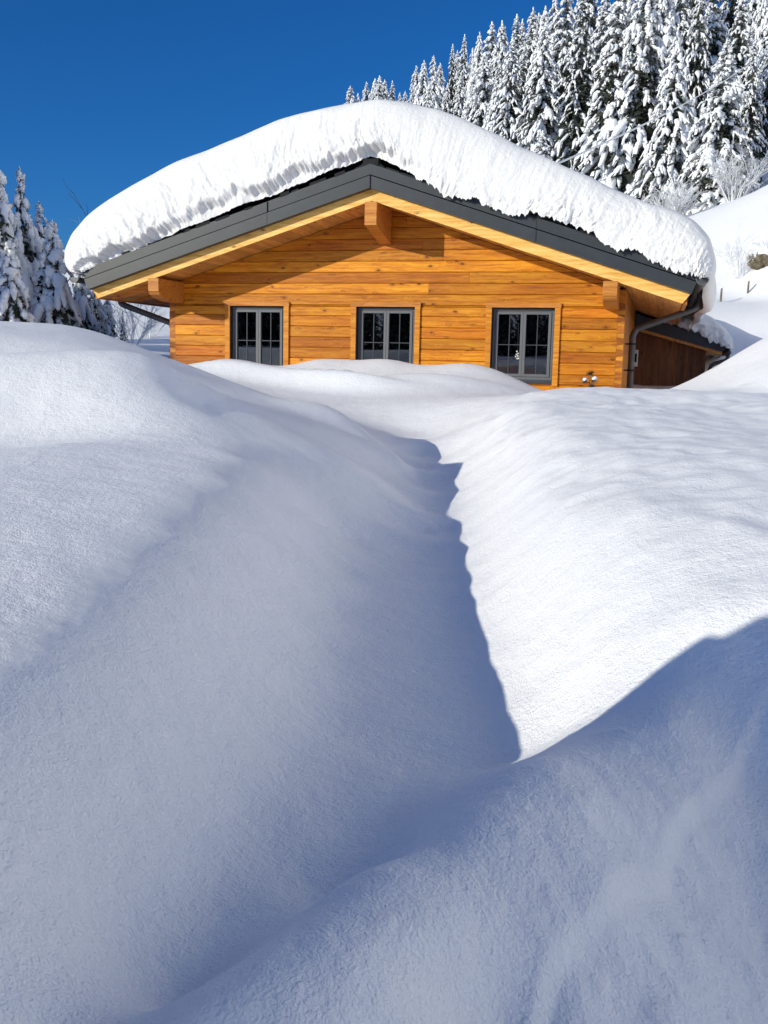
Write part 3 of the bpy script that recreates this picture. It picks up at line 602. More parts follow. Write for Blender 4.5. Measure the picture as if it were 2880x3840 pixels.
def window(x0, x1):
    zt, zb = WT, WB
    fr = MB()
    # reveal lining
    for a, b in (((x0, .0, zb), (x0 + .012, .12, zt)), ((x1 - .012, .0, zb), (x1, .12, zt)), ((x0 + .012, .0, zt - .012), (x1 - .012, .12, zt))): fr.box(a, b)
    w = fr.build('window', M['reveal'], chalet)
    g = MB()
    a0, a1 = x0 + .013, x1 - .013
    gz0, gz1 = zb + .065, zt - .013
    y0, y1 = .075, .125
    g.box((a0, y0, gz0), (a0 + .045, y1, gz1)); g.box((a1 - .045, y0, gz0), (a1, y1, gz1))
    g.box((a0 + .045, y0, gz1 - .045), (a1 - .045, y1, gz1)); g.box((a0 + .045, y0, gz0), (a1 - .045, y1, gz0 + .05))
    g.build('outer_frame', M['grey'], w, bevel=.004)
    c = (a0 + a1) / 2
    for sx0, sx1 in ((a0 + .048, c - .0015), (c + .0015, a1 - .048)):
        s = MB()
        b = .045; q0, q1 = .062, .115
        z0, z1 = gz0 + .053, gz1 - .048
        s.box((sx0, q0, z0), (sx0 + b, q1, z1)); s.box((sx1 - b, q0, z0), (sx1, q1, z1))
        s.box((sx0 + b, q0, z1 - b), (sx1 - b, q1, z1)); s.box((sx0 + b, q0, z0), (sx1 - b, q1, z0 + b))
        s.build('sash', M['grey'], w, bevel=.004)
        p = MB(); p.box((sx0 + b, .095, z0 + b), (sx1 - b, .099, z1 - b)); p.build('pane', M['glass'], w)
        mt = MB(); mx = (sx0 + sx1) / 2; mz = (z0 + z1) / 2 - .01
        mt.box((mx - .007, .082, z0 + b), (mx + .007, .0945, z1 - b))
        mt.box((sx0 + b, .083, mz - .007), (mx - .007, .0945, mz + .007)); mt.box((mx + .007, .083, mz - .007), (sx1 - b, .0945, mz + .007))
        mt.build('glazing_bar', M['bar'], w)
    s = MB(); s.box((x0 + .013, -.022, zb + .001), (x1 - .013, .125, zb + .018)); s.box((x0 + .013, .02, zb + .018), (x1 - .013, .1, zb + .0649))
    s.build('sill', M['sillm'], w, bevel=.003)
    y0, y1 = -.032, -.001
    for a, b, tn in ((x0 - .092, x0 + .002, .75), (x1 - .002, x1 + .092, .8)):
        t = MB(); t.box((a, y0, zb - .03), (b, y1, zt), tn); t.build('casing', M['trim'], w, bevel=.003)
    h = MB(); h.box((x0 - .1, y0 - .004, zt + .0005), (x1 + .1, y1, zt + .075), .05); h.build('head_casing', M['beam'], w, bevel=.003)
    return w
for w in WIN: window(*w)

def roof():
    y0, y1 = -.83, 10.6
    r = MB()
    for s, xe, sl in ((-1, XL, SL), (1, XR, SR)):
        top = [(0, ZR - .02), (xe, ZR - .02 - sl * abs(xe))]
        k = .1
        bot = [(xe - s * .17, 4.29 - sl * (abs(xe) - .17)), (0, 4.29)]
        p = top + bot
        if s > 0: p = p[::-1]
        r.prism_y(p, y0, y1)
    rf = r.build('roof', M['tile'], chalet)
    # soffit boards run along the house
    for s, xe, sl in ((-1, XL, SL), (1, XR, SR)):
        sb = MB(); n = 38
        xs = np.linspace(.0, abs(xe) - .24, n + 1)
        for i in range(n):
            a, b = xs[i] + .0012, xs[i + 1] - .0012
            p = [(s * a, 4.20 - sl * a), (s * a, 4.288 - sl * a), (s * b, 4.288 - sl * b), (s * b, 4.20 - sl * b)]
            if s > 0: p = p[::-1]
            sb.prism_y(p[::-1], y0 - .005, y1 - .05)
        sb.build('soffit', M['soffit'], rf)
        # wooden rake board and the two metal strips along the verge
        def strip(zt0, zb0, yf, yb, mat, name, ext_t, ext_b):
            m = MB(); xt = abs(xe) - ext_t; xb = abs(xe) - ext_b
            p = [(0, zb0), (s * xb, zb0 - sl * xb), (s * xt, zt0 - sl * xt), (0, zt0)]
            if s < 0: p = p[::-1]
            m.prism_y(p, yf, yb, .13 if s < 0 else .27)
            return m.build(name, mat, rf)
        strip(4.74, 4.574, -.990, -.831, M['metal'], 'verge_sheet', .0, .055)
        strip(4.558, 4.366, -1.006 if s < 0 else -.986, -.831, M['metal'], 'verge_sheet', .056, .115)
        strip(4.3655, 4.185, -.862, -.836, M['rake'], 'rake_board', .13, .24)
        jt = MB()
        for q in ((.335 if s < 0 else .52),):
            x = s * abs(xe) * q
            jt.box((x - .003, -1.0085 if s < 0 else -.9925, rz(x) - .37), (x + .003, -.9, rz(x) - .005))
        jt.build('sheet_joint', M['tile'], rf)
        # eave board
        eb = MB(); xo = s * (abs(xe) - .17); xi = s * (abs(xe) - .23)
        zt, zb = 4.36 - sl * abs(xo), 4.18 - sl * abs(xi)
        p = [(xi, zb), (xo, zb), (xo, zt), (xi, zt)]
        if s < 0: p = p[::-1]
        eb.prism_y(p, -.829, y1 - .02); eb.build('eave_board', M['beam'], rf)
    # ridge cap and ragged tile edges at the verge
    rc = MB()
    rc.prism_y([(-.13, ZR - .02), (.13, ZR - .02), (.12, ZR + .075), (-.12, ZR + .075)], -.985, y1)
    rc.prism_y([(-.24, ZR - .065), (.24, ZR - .065), (.12, ZR + .03), (-.12, ZR + .03)], -.96, y1)
    rc.build('ridge_cap', M['tile'], rf)
    x = XL + .1
    while x < XR - .1:
        wd = RNG.uniform(.1, .32)
        if RNG.random() < .75:
            h = RNG.uniform(.015, .05)
            za, zb = rz(x), rz(x + wd)
            te = MB(); te.prism_y([(x, za - .01), (x + wd, zb - .01), (x + wd, zb + h), (x, za + h)], -.985 - RNG.uniform(0, .02), -.7)
            te.build('tile_edge', M['tile'], rf)
        x += wd + RNG.uniform(.02, .3)
    # rafter feet under the left eave
    for k in range(9):
        y = -.55 + k * .82
        rb = MB(); xs = (-4.075, -4.93)
        p = [(xs[1], 4.198 - SL * 4.93 - .035), (xs[0], 4.198 - SL * 4.075 - .16), (xs[0], 4.198 - SL * 4.075), (xs[1], 4.198 - SL * 4.93)]
        rb.prism_y(p, y, y + .12); rb.build('rafter', M['beam'], rf)
    return rf
roof()

def purlins():
    mb = MB()   # ridge beam with its slanted foot
    x0, x1 = -.082, .118
    zt = 4.155; zb = 3.788
    mb.prism_x([(-.98, zt), (-.98, zb), (-.02, zb - .20), (-.02, zt)], x0, x1, .35)
    mb.build('ridge_beam', M['beam'], chalet, bevel=.004)
    for xc, w in ((-3.875, .2), (3.862, .218)):
        mb = MB(); a, b = xc - w / 2, xc + w / 2
        s = SL if xc < 0 else SR
        zt = 4.20 - s * (abs(xc) + w / 2) - .004
        zb = zt - .215
        prof = [(-.98, zt), (-.98, zb), (-.93, zb - .06), (-.80, zb - .115), (-.5, zb - .15), (-.001, zb - .16), (-.001, zt)]
        mb.prism_x(prof, a, b, .3)
        mb.build('purlin', M['beam'], chalet, bevel=.004)
purlins()

def gutters():
    for s, xc in ((-1, -5.415), (1, 5.205)):
        g = MB(); zt = 2.965 if s < 0 else 2.935; R = .088
        n = 12; ys = (-.97, 10.5)
        vs, fs = [], []
        for y in ys:
            for rr in (R, R - .008):
                for k in range(n + 1):
                    t = math.pi + math.pi * k / n
                    vs.append((xc + rr * math.cos(t), y, zt + rr * math.sin(t)))
        m = n + 1
        for k in range(n):
            fs.append((k, k + 1, 2 * m + k + 1, 2 * m + k)); fs.append((m + k + 1, m + k, 3 * m + k, 3 * m + k + 1))
        fs.append((0, m, 3 * m, 2 * m)); fs.append((n, 2 * m + n, 3 * m + n, m + n))
        g.add(vs, fs)
        g.prism_y([(xc + R * .99 * math.cos(math.pi + math.pi * k / n), zt + R * .99 * math.sin(math.pi + math.pi * k / n)) for k in range(n + 1)], -.985, -.969)
        gt = g.build('gutter', M['gutter'], chalet)
        rim = MB(); rim.tube([(xc + R * math.cos(math.pi + math.pi * k / n), -.986, zt + R * math.sin(math.pi + math.pi * k / n)) for k in range(n + 1)], .009, 6)
        rim.build('end_rim', M['grey'], gt, smooth=True)
        if s > 0:   # dark lining board between gutter and roof edge
            pts = [(5.25, 1.0, 2.86), (5.25, 1.0, 2.76), (5.22, 1.0, 2.66), (5.14, 1.0, 2.59), (4.36, 1.0, 2.30), (4.24, 1.0, 2.24), (4.19, 1.0, 2.14), (4.185, 1.0, 2.0), (4.185, 1.0, .9)]
        else:
            pts = [(-5.32, .3, 2.9), (-5.27, .3, 2.70), (-5.24, .3, 2.62), (-5.17, .3, 2.56), (-4.36, .3, 2.29), (-4.2, .3, 2.23), (-4.16, .3, 2.12), (-4.155, .3, 2.0), (-4.155, .3, .9)]
        sm = []
        P = [Vector(p) for p in pts]
        for i in range(len(P) - 1):
            p0 = P[max(i - 1, 0)]; p1 = P[i]; p2 = P[i + 1]; p3 = P[min(i + 2, len(P) - 1)]
            for q in range(4):
                t = q / 4
                sm.append(.5 * ((2 * p1) + (p2 - p0) * t * .6 + (2 * p0 * .6 - p1 * (6 - 2 * .5 - .0) * .0) * 0 + (3 * (p2 - p1) * 2 - (p2 - p0) * 1.2 - (p3 - p1) * .6) * t * t + ((p2 - p0) * .6 + (p3 - p1) * .6 - 4 * (p2 - p1)) * t ** 3))
        sm.append(P[-1])
        d = MB(); d.tube(sm, .055, 12); dp = d.build('downpipe', M['gutter'], chalet, smooth=True)
        for z in (2.0, 1.55):
            b = MB(); xx = pts[-1][0]
            b.tube([(xx, pts[-1][1], z - .015), (xx, pts[-1][1], z + .015)], .061, 12); b.box((min(xx, s * 4.068), pts[-1][1] - .012, z - .012), (max(xx, s * 4.068), pts[-1][1] + .012, z + .012))
            b.build('bracket', M['tile'], dp)
gutters()
mb = MB(); mb.box((4.069, 6.0, 1.62), (4.19, 6.22, 1.99)); box_ = mb.build('meter_box', M['white'], chalet, bevel=.02)
mb = MB(); mb.box((4.09, 5.985, 1.72), (4.17, 5.998, 1.90)); mb.build('box_opening', M['tile'], box_)

# ------------------------------------------------------------------ snow on the roof
RS = [(-5.72,3.19,-5.24,3.04),(-5.74,3.47,-5.13,3.08),(-5.60,3.76,-4.90,3.18),(-5.32,4.03,-4.62,3.27),(-4.85,4.34,-4.13,3.46),(-4.12,4.68,-3.47,3.69),(-3.24,5.04,-2.74,3.94),(-2.55,5.28,-2.07,4.17),(-1.72,5.53,-1.33,4.42),(-0.91,5.72,-0.66,4.66),(-0.43,5.78,-0.19,4.80),(0.04,5.81,0.19,4.81),(0.50,5.76,0.50,4.68),(1.04,5.61,0.89,4.42),(1.80,5.27,1.53,4.19),(2.54,4.93,2.27,3.97),(3.27,4.56,2.99,3.78),(3.85,4.30,3.56,3.57),(4.34,4.12,4.05,3.39),(4.69,4.01,4.40,3.29),(5.04,3.84,4.74,3.15),(5.29,3.59,5.01,3.05),(5.40,3.25,5.13,2.98)]
def roof_snow():
    rs = np.array(RS)
    T = rs[:, :2]; B = rs[:, 2:]
    Tf = np.vstack([[(-5.35, 3.02), (-5.60, 3.05)], T, [(5.41, 3.04), (5.34, 2.93), (5.22, 2.96)]])
    Tb = np.vstack([[(-5.35, 3.0), (-5.66, 3.02)], T, [(5.47, 2.80), (5.42, 2.47), (5.24, 2.62)]])
    Bx = np.vstack([[(-5.22, 3.02), (-5.24, 3.03)], B, [(5.16, 2.96), (5.17, 2.96), (5.15, 2.98)]])
    n = len(Tf)
    def dense(P, m):
        s = np.concatenate([[0], np.cumsum(np.hypot(*np.diff(Tf, axis=0).T) + .02)]); s /= s[-1]
        t = np.linspace(0, 1, m)
        out = np.stack([np.interp(t, s, P[:, k]) for k in (0, 1)], 1)
        k = np.hanning(23); k /= k.sum()
        pad = np.vstack([np.repeat(out[:1], 11, 0), out, np.repeat(out[-1:], 11, 0)])
        return np.stack([np.convolve(pad[:, c], k, 'valid') for c in (0, 1)], 1)
    ms = 900
    Tf, Tb, Bd = dense(Tf, ms), dense(Tb, ms), dense(Bx, ms)
    sx = Bd[:, 0]
    arc = np.concatenate([[0], np.cumsum(np.hypot(*np.diff(Tf, axis=0).T))])
    right = sstep(.2, 1.0, sx)
    # the lower edge: ragged and sagging over the sheet on the right, clean on the left
    jag = .10 * fbm(arc * 1.7, arc * 0 + 3.3, 3, 2) + .045 * fbm(arc * 13, arc * 0 + 1.3, 5, 3, .7)
    rid = np.exp(-(sx / .16) ** 2)
    Bz = Bd[:, 1] + right * (jag - .015) + (1 - right) * (.25 * jag) + rid * .07
    Bx_ = Bd[:, 0]
    nt_ = 110
    t = np.linspace(0, 1, nt_)
    g = np.sin(t * math.pi / 2) ** 1.05
    S, Tt = np.meshgrid(arc, t, indexing='ij')
    r2 = right[:, None]
    X = Bx_[:, None] + (Tf[:, 0] - Bx_)[:, None] * g[None]
    Z = Bz[:, None] + (Tf[:, 1] - Bz)[:, None] * g[None]
    Y = -.62 - .50 * np.cos(t * math.pi / 2)[None] ** .9 * np.ones_like(X)
    und = .14 * (1 - r2) + .01 * r2
    und = und * (1 + .9 * fbm(S * 1.1, S * 0 + 8.1, 21, 2))
    rim = .11 + .06 * fbm(S * 1.7, S * 0 + 4.4, 19, 2) + .035 * fbm(S * 9, Tt * 2, 20, 3, .6)
    Y = Y + np.clip(und, 0, .5) * (1 - sstep(rim - .05, rim + .05, Tt))
    # hanging flutes and broken lumps on the cut face
    face = np.cos(Tt * math.pi / 2) ** .7
    wv = .35 * pnoise(S * 1.6, Tt * 2.0, 15)
    amp = .35 + .65 * sstep(-.25, .35, fbm(S * .55, Tt * 1.1, 17, 2))          # some stretches are smooth
    low = np.clip(1 - Tt * 1.05, 0, 1)
    fl = fbm((S + wv) * 3.4, Tt * 1.3, 12, 2, .5)
    fine = fbm((S + wv * .5) * 12, Tt * 8, 14, 4, .62)
    crumb = np.maximum(fbm(S * 11, Tt * 13, 18, 3, .6), 0)
    Y -= face * amp * (.042 * fl * (.15 + low) + .019 * fine * (.10 + low) + .024 * crumb * np.exp(-((Tt - .14) / .13) ** 2))
    broad = .05 * fbm(S * .8, Tt * 1.5, 31, 2)
    Z += broad * sstep(.2, 1, Tt)
    # back part
    ys = np.concatenate([np.linspace(-.58, 1.2, 26), np.linspace(1.5, 10.7, 26)])
    k = sstep(-.35, .9, ys)
    Xb = Tf[:, 0][:, None] * (1 - k) + Tb[:, 0][:, None] * k
    Zb = Tf[:, 1][:, None] * (1 - k) + Tb[:, 1][:, None] * k
    Zb = Zb + .05 * fbm(S[:, :1] * .8, S[:, :1] * 0 + 1.5, 31, 2) + .05 * sstep(0, 2, ys)[None] + .03 * fbm(S[:, :1] + 0 * ys[None], ys[None] * .8 + 0 * Zb, 33, 2) * sstep(-.4, 1, ys)[None]
    Xb = Xb + .05 * fbm(ys[None] * 1.3 + 0 * Xb, S[:, :1] * .7 + 0 * Xb, 35, 3) * sstep(4.4, 5.2, np.abs(Xb)) * sstep(-.3, .6, ys)[None]
    Yb = np.ones_like(Xb) * ys[None]
    X = np.hstack([X, Xb]); Y = np.hstack([Y, Yb]); Z = np.hstack([Z, Zb])
    # close the far end
    X = np.hstack([X, Bd[:, :1]]); Y = np.hstack([Y, np.full((ms, 1), 10.75)]); Z = np.hstack([Z, Bd[:, 1:]])
    nr, nc = X.shape
    co = np.stack([X, Y, Z], -1).reshape(-1, 3)
    i, j = np.meshgrid(np.arange(nr - 1), np.arange(nc - 1), indexing='ij')
    a = i * nc + j
    q = np.stack([a, a + nc, a + nc + 1, a + 1], -1).reshape(-1, 4)
    o = link('roof_snow', mesh_np('roof_snow', co, q), M['roofsnow'], smooth=True)
    o.location = (HOUSE[0], HOUSE[1], 0); o.rotation_euler = (0, 0, -PSI)
    tag(o, 'thick rounded snow blanket lying on the chalet roof and hanging over its right eave', 'snow')
roof_snow()

# ------------------------------------------------------------------ the lean-to shed on the right
def shed():
    loc = (HOUSE[0] + 7 * HY[0], HOUSE[1] + 7 * HY[1], 0)
    sh = tag(empty('shed', loc, -PSI), 'dark boarded lean-to shed beyond the right corner of the chalet', 'shed')
    sl = .27
    def zr(x): return 2.44 - sl * (x - 4.07)
    w = MB(); n = 10; xs = np.linspace(4.075, 5.66, n + 1)
    for i in range(n):
        a, b = xs[i] + .003, xs[i + 1] - .003
        w.prism_y([(a, 0), (b, 0), (b, zr(b) - .01), (a, zr(a) - .01)], 0, .03)
    w.prism_y([(4.075, 0), (5.66, 0), (5.66, zr(5.66) - .02), (4.075, zr(4.075) - .02)], .0295, .045)
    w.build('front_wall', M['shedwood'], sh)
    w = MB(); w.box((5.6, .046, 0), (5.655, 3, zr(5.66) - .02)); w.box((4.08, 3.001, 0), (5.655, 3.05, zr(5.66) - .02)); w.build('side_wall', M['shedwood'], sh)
    r = MB(); r.prism_y([(4.07, zr(4.07)), (5.98, zr(5.98)), (5.98, zr(5.98) + .1), (4.07, zr(4.07) + .1)], -.36, 3.2)
    r.build('roof', M['soffit'], sh)
    f = MB(); f.prism_y([(4.07, zr(4.07) + .06), (6.0, zr(6.0) + .06), (6.08, zr(6.08) + .30), (4.07, zr(4.07) + .36)], -.40, -.361)
    f.build('verge_sheet', M['metal'], sh)
    t = MB(); t.prism_y([(4.07, zr(4.07) + .101), (6.08, zr(6.08) + .101), (6.08, zr(6.08) + .28), (4.07, zr(4.07) + .34)], -.360, 3.2)
    t.build('tile_layer', M['tile'], sh)
    g = MB(); g.tube([(6.12, -.35, 1.97), (6.12, 3.1, 1.97)], .06, 10); g.build('gutter', M['gutter'], sh, smooth=True)
    d = MB(); d.tube([(6.12, -.2, 1.95), (6.12, -.2, 1.85), (6.07, -.2, 1.79), (5.86, -.2, 1.73), (5.78, -.2, 1.68), (5.75, -.2, 1.58), (5.75, -.2, 1.0)], .045, 10)
    d.build('downpipe', M['gutter'], sh, smooth=True)
    # its snow
    ms, nt_ = 140, 40
    T = np.array([(4.6, 2.46), (4.62, 2.78), (5.0, 2.96), (5.4, 2.90), (5.75, 2.74), (6.02, 2.52), (6.2, 2.28), (6.22, 2.06), (6.14, 2.0)])
    B = np.array([(4.6, 2.62), (4.7, 2.62), (4.95, 2.56), (5.2, 2.47), (5.45, 2.41), (5.65, 2.24), (5.85, 2.16), (6.05, 2.12), (6.1, 2.1)])
    tt = np.linspace(0, 1, len(T)); m = np.linspace(0, 1, ms)
    kk = np.hanning(15); kk /= kk.sum()
    def dn(P):
        o = np.stack([np.interp(m, tt, P[:, c]) for c in (0, 1)], 1)
        pad = np.vstack([np.repeat(o[:1], 7, 0), o, np.repeat(o[-1:], 7, 0)])
        return np.stack([np.convolve(pad[:, c], kk, 'valid') for c in (0, 1)], 1)
    T, B = dn(T), dn(B)
    B[:, 1] += .05 * fbm(m * 22, m * 0 + .3, 41, 3, .6)
    t = np.linspace(0, 1, nt_); g = np.sin(t * math.pi / 2)
    X = B[:, :1] + (T - B)[:, :1] * g; Z = B[:, 1:] + (T - B)[:, 1:] * g
    S, Tt = np.meshgrid(m * 2.2, t, indexing='ij')
    Y = -.12 - .36 * np.cos(t * math.pi / 2)[None] * np.ones_like(X) - np.cos(Tt * 1.57) * .05 * fbm(S * 5, Tt * 4, 44, 3)
    X = np.hstack([X, T[:, :1], T[:, :1], B[:, :1]]); Z = np.hstack([Z, T[:, 1:], T[:, 1:], B[:, 1:]])
    Y = np.hstack([Y, np.full((ms, 1), 1.5), np.full((ms, 1), 3.15), np.full((ms, 1), 3.25)])
    nr, nc = X.shape
    i, j = np.meshgrid(np.arange(nr - 1), np.arange(nc - 1), indexing='ij'); a = i * nc + j
    q = np.stack([a, a + nc, a + nc + 1, a + 1], -1).reshape(-1, 4)
    o = link('shed_snow', mesh_np('shed_snow', np.stack([X, Y, Z], -1).reshape(-1, 3), q), M['roofsnow'], smooth=True)
    o.location = loc; o.rotation_euler = (0, 0, -PSI)
    tag(o, 'small snow cap lying on the lean-to shed roof', 'snow')
shed()

# ------------------------------------------------------------------ small things in the windows
def in_house(name, label, cat, x, y, z):
    p = HOUSE + x * HX + y * HY
    return tag(empty(name, (p[0], p[1], z), -PSI), label, cat)
lp = in_house('pendant_lamp', 'pale domed lamp hanging behind the right pane of the left window', 'lamp', -2.02, .75, 2.12)
mb = MB(); mb.tube([(0, 0, -.13), (0, 0, -.06), (0, 0, .02), (0, 0, .08), (0, 0, .105)], [.19, .185, .15, .08, .02], 20); mb.build('lamp_shade', M['lamp'], lp, smooth=True)
mb = MB(); mb.tube([(0, 0, .1), (0, 0, .66)], .008, 6); mb.build('cord', M['dark'], lp)
cd = in_house('candle', 'slim white candle standing inside the left window', 'candle', -2.07, .3, 1.33)
mb = MB(); mb.tube([(0, 0, .03), (0, 0, .33)], .022, 10); mb.build('wax', M['white'], cd, smooth=True)
mb = MB(); mb.tube([(0, 0, 0), (0, 0, .03)], .05, 12); mb.build('holder', M['grey'], cd)
wo = in_house('window_ornament', 'small white ornament hung in the left pane of the right window', 'ornament', 2.335, .088, 1.75)
mb = MB()
for k in range(7):
    a = k * 2.4; rr = .02 + .006 * k
    mb.tube([(rr * math.cos(a) * .6, 0, rr * math.sin(a) * 1.4 - .012), (rr * math.cos(a) * .6, 0, rr * math.sin(a) * 1.4 + .012)], .014, 6)
mb.build('petals', M['white'], wo, smooth=True)
mb = MB(); mb.tube([(0, 0, .06), (0, 0, .55)], .0015, 4); mb.build('thread', M['grey'], wo)
for x, h, lab in ((2.52, .08, 'small white pot on the inner sill of the right window, the wider one'), (2.78, .06, 'narrow white pot on the inner sill near the right window frame')):
    j = in_house('pot', lab, 'pot', x, .2, 1.40)
    mb = MB(); mb.tube([(0, 0, 0), (0, 0, h), (0, 0, h), (0, 0, .02)], [.026, .034, .027, .022] if h > .07 else [.013, .017, .012, .01], 14); mb.build('bowl', M['white'], j, smooth=True)
    mb = MB(); mb.box((-.05, -.04, -.012), (.05, .04, -.0005)); mb.build('saucer', M['lamp'], j)

# ------------------------------------------------------------------ snow-laden spruces
def tubes_np(paths, radii, nside, flat=.75):
    """many tapered tubes at once: paths (n,m,3), radii (n,m)"""
    n, m, _ = paths.shape
    d = np.gradient(paths, axis=1); d /= np.linalg.norm(d, axis=2, keepdims=True) + 1e-9
    up = np.array([0, 0, 1.])
    a = np.cross(d, up); ln = np.linalg.norm(a, axis=2, keepdims=True)
    a = np.where(ln > .05, a / (ln + 1e-9), np.array([1., 0, 0]))
    c = np.cross(a, d)
    k = np.arange(nside) * 2 * np.pi / nside
    v = paths[:, :, None] + (a[:, :, None] * np.cos(k)[None, None, :, None] + c[:, :, None] * np.sin(k)[None, None, :, None] * flat) * radii[:, :, None, None]
    idx = np.arange(n * m * nside).reshape(n, m, nside)
    q = np.stack([idx[:, :-1], np.roll(idx, -1, 2)[:, :-1], np.roll(idx, -1, 2)[:, 1:], idx[:, 1:]], -1).reshape(-1, 4)
    return v.reshape(-1, 3), q

def spruce_parts(H, R, seed, nb=90, load=1.0, droop=.75, fingers=3, nside=6, seg=6, lumpy=.25, bare=.1, hang=1.0, green=1.0):
    rg = np.random.default_rng(seed)
    hs = np.linspace(.03, .985, nb) ** .92
    trunk_r = .016 * H
    bp, br, tri_v, tri = [], [], [], []
    nP = seg + 1
    s = np.linspace(0, 1, nP)
    gap = rg.random(8) * 6.283                       # sides where boughs are shorter
    def leaf(c, d, ln, wd):
        sd = np.cross(d, rg.normal(size=3)); sd /= np.linalg.norm(sd) + 1e-9
        b0 = len(tri_v); tri_v.extend([c + sd * wd, c - sd * wd, c + d * ln]); tri.append((b0, b0 + 1, b0 + 2))
    def curve(az, base, L, dr, lift):
        d = np.array([math.cos(az), math.sin(az)])
        wob = rg.normal(0, .05, nP).cumsum() * L * .3
        x = base[0] + d[0] * L * s - d[1] * wob; y = base[1] + d[1] * L * s + d[0] * wob
        z = base[2] + lift * L * s - dr * L * s ** 1.7
        return np.stack([x, y, z], 1)
    for i, t in enumerate(hs):
        az = i * 2.39996 + rg.normal(0, .4)
        side = 1 - .28 * max(0, math.cos(az - gap[int(t * 7.99)])) ** 2
        L = (R * ((1 - t) ** .80) * rg.uniform(.62, 1.12) + .03 * R) * side
        z0 = t * H + rg.normal(0, .006)
        dr = droop * rg.uniform(.75, 1.25) * (1.25 - .5 * t)
        main = curve(az, (0, 0, z0), L, dr, .22)
        if rg.random() > bare or t > .85:
            w = load * (.085 * L + .022 * R) * rg.lognormal(0, .28)
            a0 = rg.uniform(.0, .3); a1 = rg.uniform(.8, 1.0)
            prof = np.sin(np.clip((s - a0) / (a1 - a0 + .12) + .06, 0.02, 1) * np.pi).clip(0) ** .6
            p = main.copy(); p[:, 2] += w * .35
            bp.append(p); br.append(np.maximum(w * prof * (1 + lumpy * rg.normal(size=nP)), .003))
        nf = rg.poisson(fingers)
        for k in range(nf):
            f = rg.uniform(.25, 1.0)
            base = np.array([np.interp(f, s, main[:, c]) for c in range(3)])
            a2 = az + rg.choice([-1, 1]) * rg.uniform(.1, 1.2)
            L2 = (L * rg.uniform(.2, .5) + .02 * R)
            p = curve(a2, base, L2 * .6, hang * rg.uniform(1.2, 2.6), .18)
            if rg.random() > bare:
                w = load * (.15 * L2 + .018 * R) * rg.lognormal(0, .3)
                prof = np.sin(np.clip(s * .88 + .1, 0, 1) * np.pi) ** .5
                q = p.copy(); q[:, 2] += w * .35
                bp.append(q); br.append(np.maximum(w * prof * (1 + lumpy * rg.normal(size=nP)), .003))
            for m_ in range(int(3 * green)):
                c = p[rg.integers(0, nP - 1)] - np.array([0, 0, .006])
                a3 = a2 + rg.normal(0, .9)
                d = np.array([math.cos(a3) * .6, math.sin(a3) * .6, -rg.uniform(.5, 1.4)]); d /= np.linalg.norm(d)
                leaf(c, d, L2 * rg.uniform(.35, .8), L2 * .13)
        for m_ in range(int(9 * green)):
            f = rg.uniform(.1, 1.0)
            c = np.array([np.interp(f, s, main[:, k]) for k in range(3)])
            a3 = az + rg.choice([-1, 1]) * rg.uniform(.1, 1.6)
            d = np.array([math.cos(a3), math.sin(a3), -rg.uniform(.4, 1.6)]); d /= np.linalg.norm(d)
            leaf(c, d, L * rg.uniform(.16, .42), L * rg.uniform(.03, .07))
    for m_ in range(int(nb * 9)):                     # twigs close to the trunk
        t = rg.random() ** 1.1 * .97; rr = R * (1 - t) ** .85 * .6 * rg.random() ** .5
        a3 = rg.uniform(0, 6.283); c = np.array([math.cos(a3) * rr, math.sin(a3) * rr, t * H - .4 * rr])
        ln = R * (1 - t) * .32 + .02 * R
        dd = rg.normal(size=3); dd[2] = -abs(dd[2]) - .3; dd /= np.linalg.norm(dd)
        leaf(c, dd, ln, ln * .35)
    ld = np.stack([np.zeros(nP), np.zeros(nP), H * (.955 + .055 * s)], 1)
    bp.append(ld); br.append(R * .035 * load * (1 - .8 * s) * (1 + .4 * rg.normal(size=nP) * (s < 1)).clip(.3, 2) + .002)
    sv, sq = tubes_np(np.array(bp), np.array(br), nside, .85)
    sv = sv + rg.normal(size=sv.shape) * (.010 * R)
    tp = np.array([[(0, 0, -.04 * H), (0, 0, .3 * H), (0, 0, .65 * H), (0, 0, .97 * H)]], float)
    tr = np.array([[trunk_r, trunk_r * .72, trunk_r * .38, trunk_r * .05]])
    trv, trq = tubes_np(tp, tr, 8, 1)
    return mesh_np('trunk', trv, trq), mesh_np('needles', np.array(tri_v), tris=tri), mesh_np('snow_load', sv, sq)

def make_spruce(parts, name, u, v, ztop, width=1.0, rot=0, label=None, group=None, base=None, cat='tree', sink=.3):
    zb = float(ground_z(u, v)[0]) - sink if base is None else base
    H = ztop - zb
    t = empty(name, (u, v, zb), rot)
    t.scale = (H * width, H * width, H)
    tag(t, label, cat, group)
    for nm, me, mat, sm in zip(('trunk', 'needles', 'snow_load'), parts, (M['bark'], M['needle'], M['treesnow']), (True, False, True)):
        if not me.materials: me.materials.append(mat)
        o = bpy.data.objects.new(nm, me); COL.objects.link(o); o.parent = t
        if sm: me.polygons.foreach_set('use_smooth', np.ones(len(me.polygons), bool))
    return t

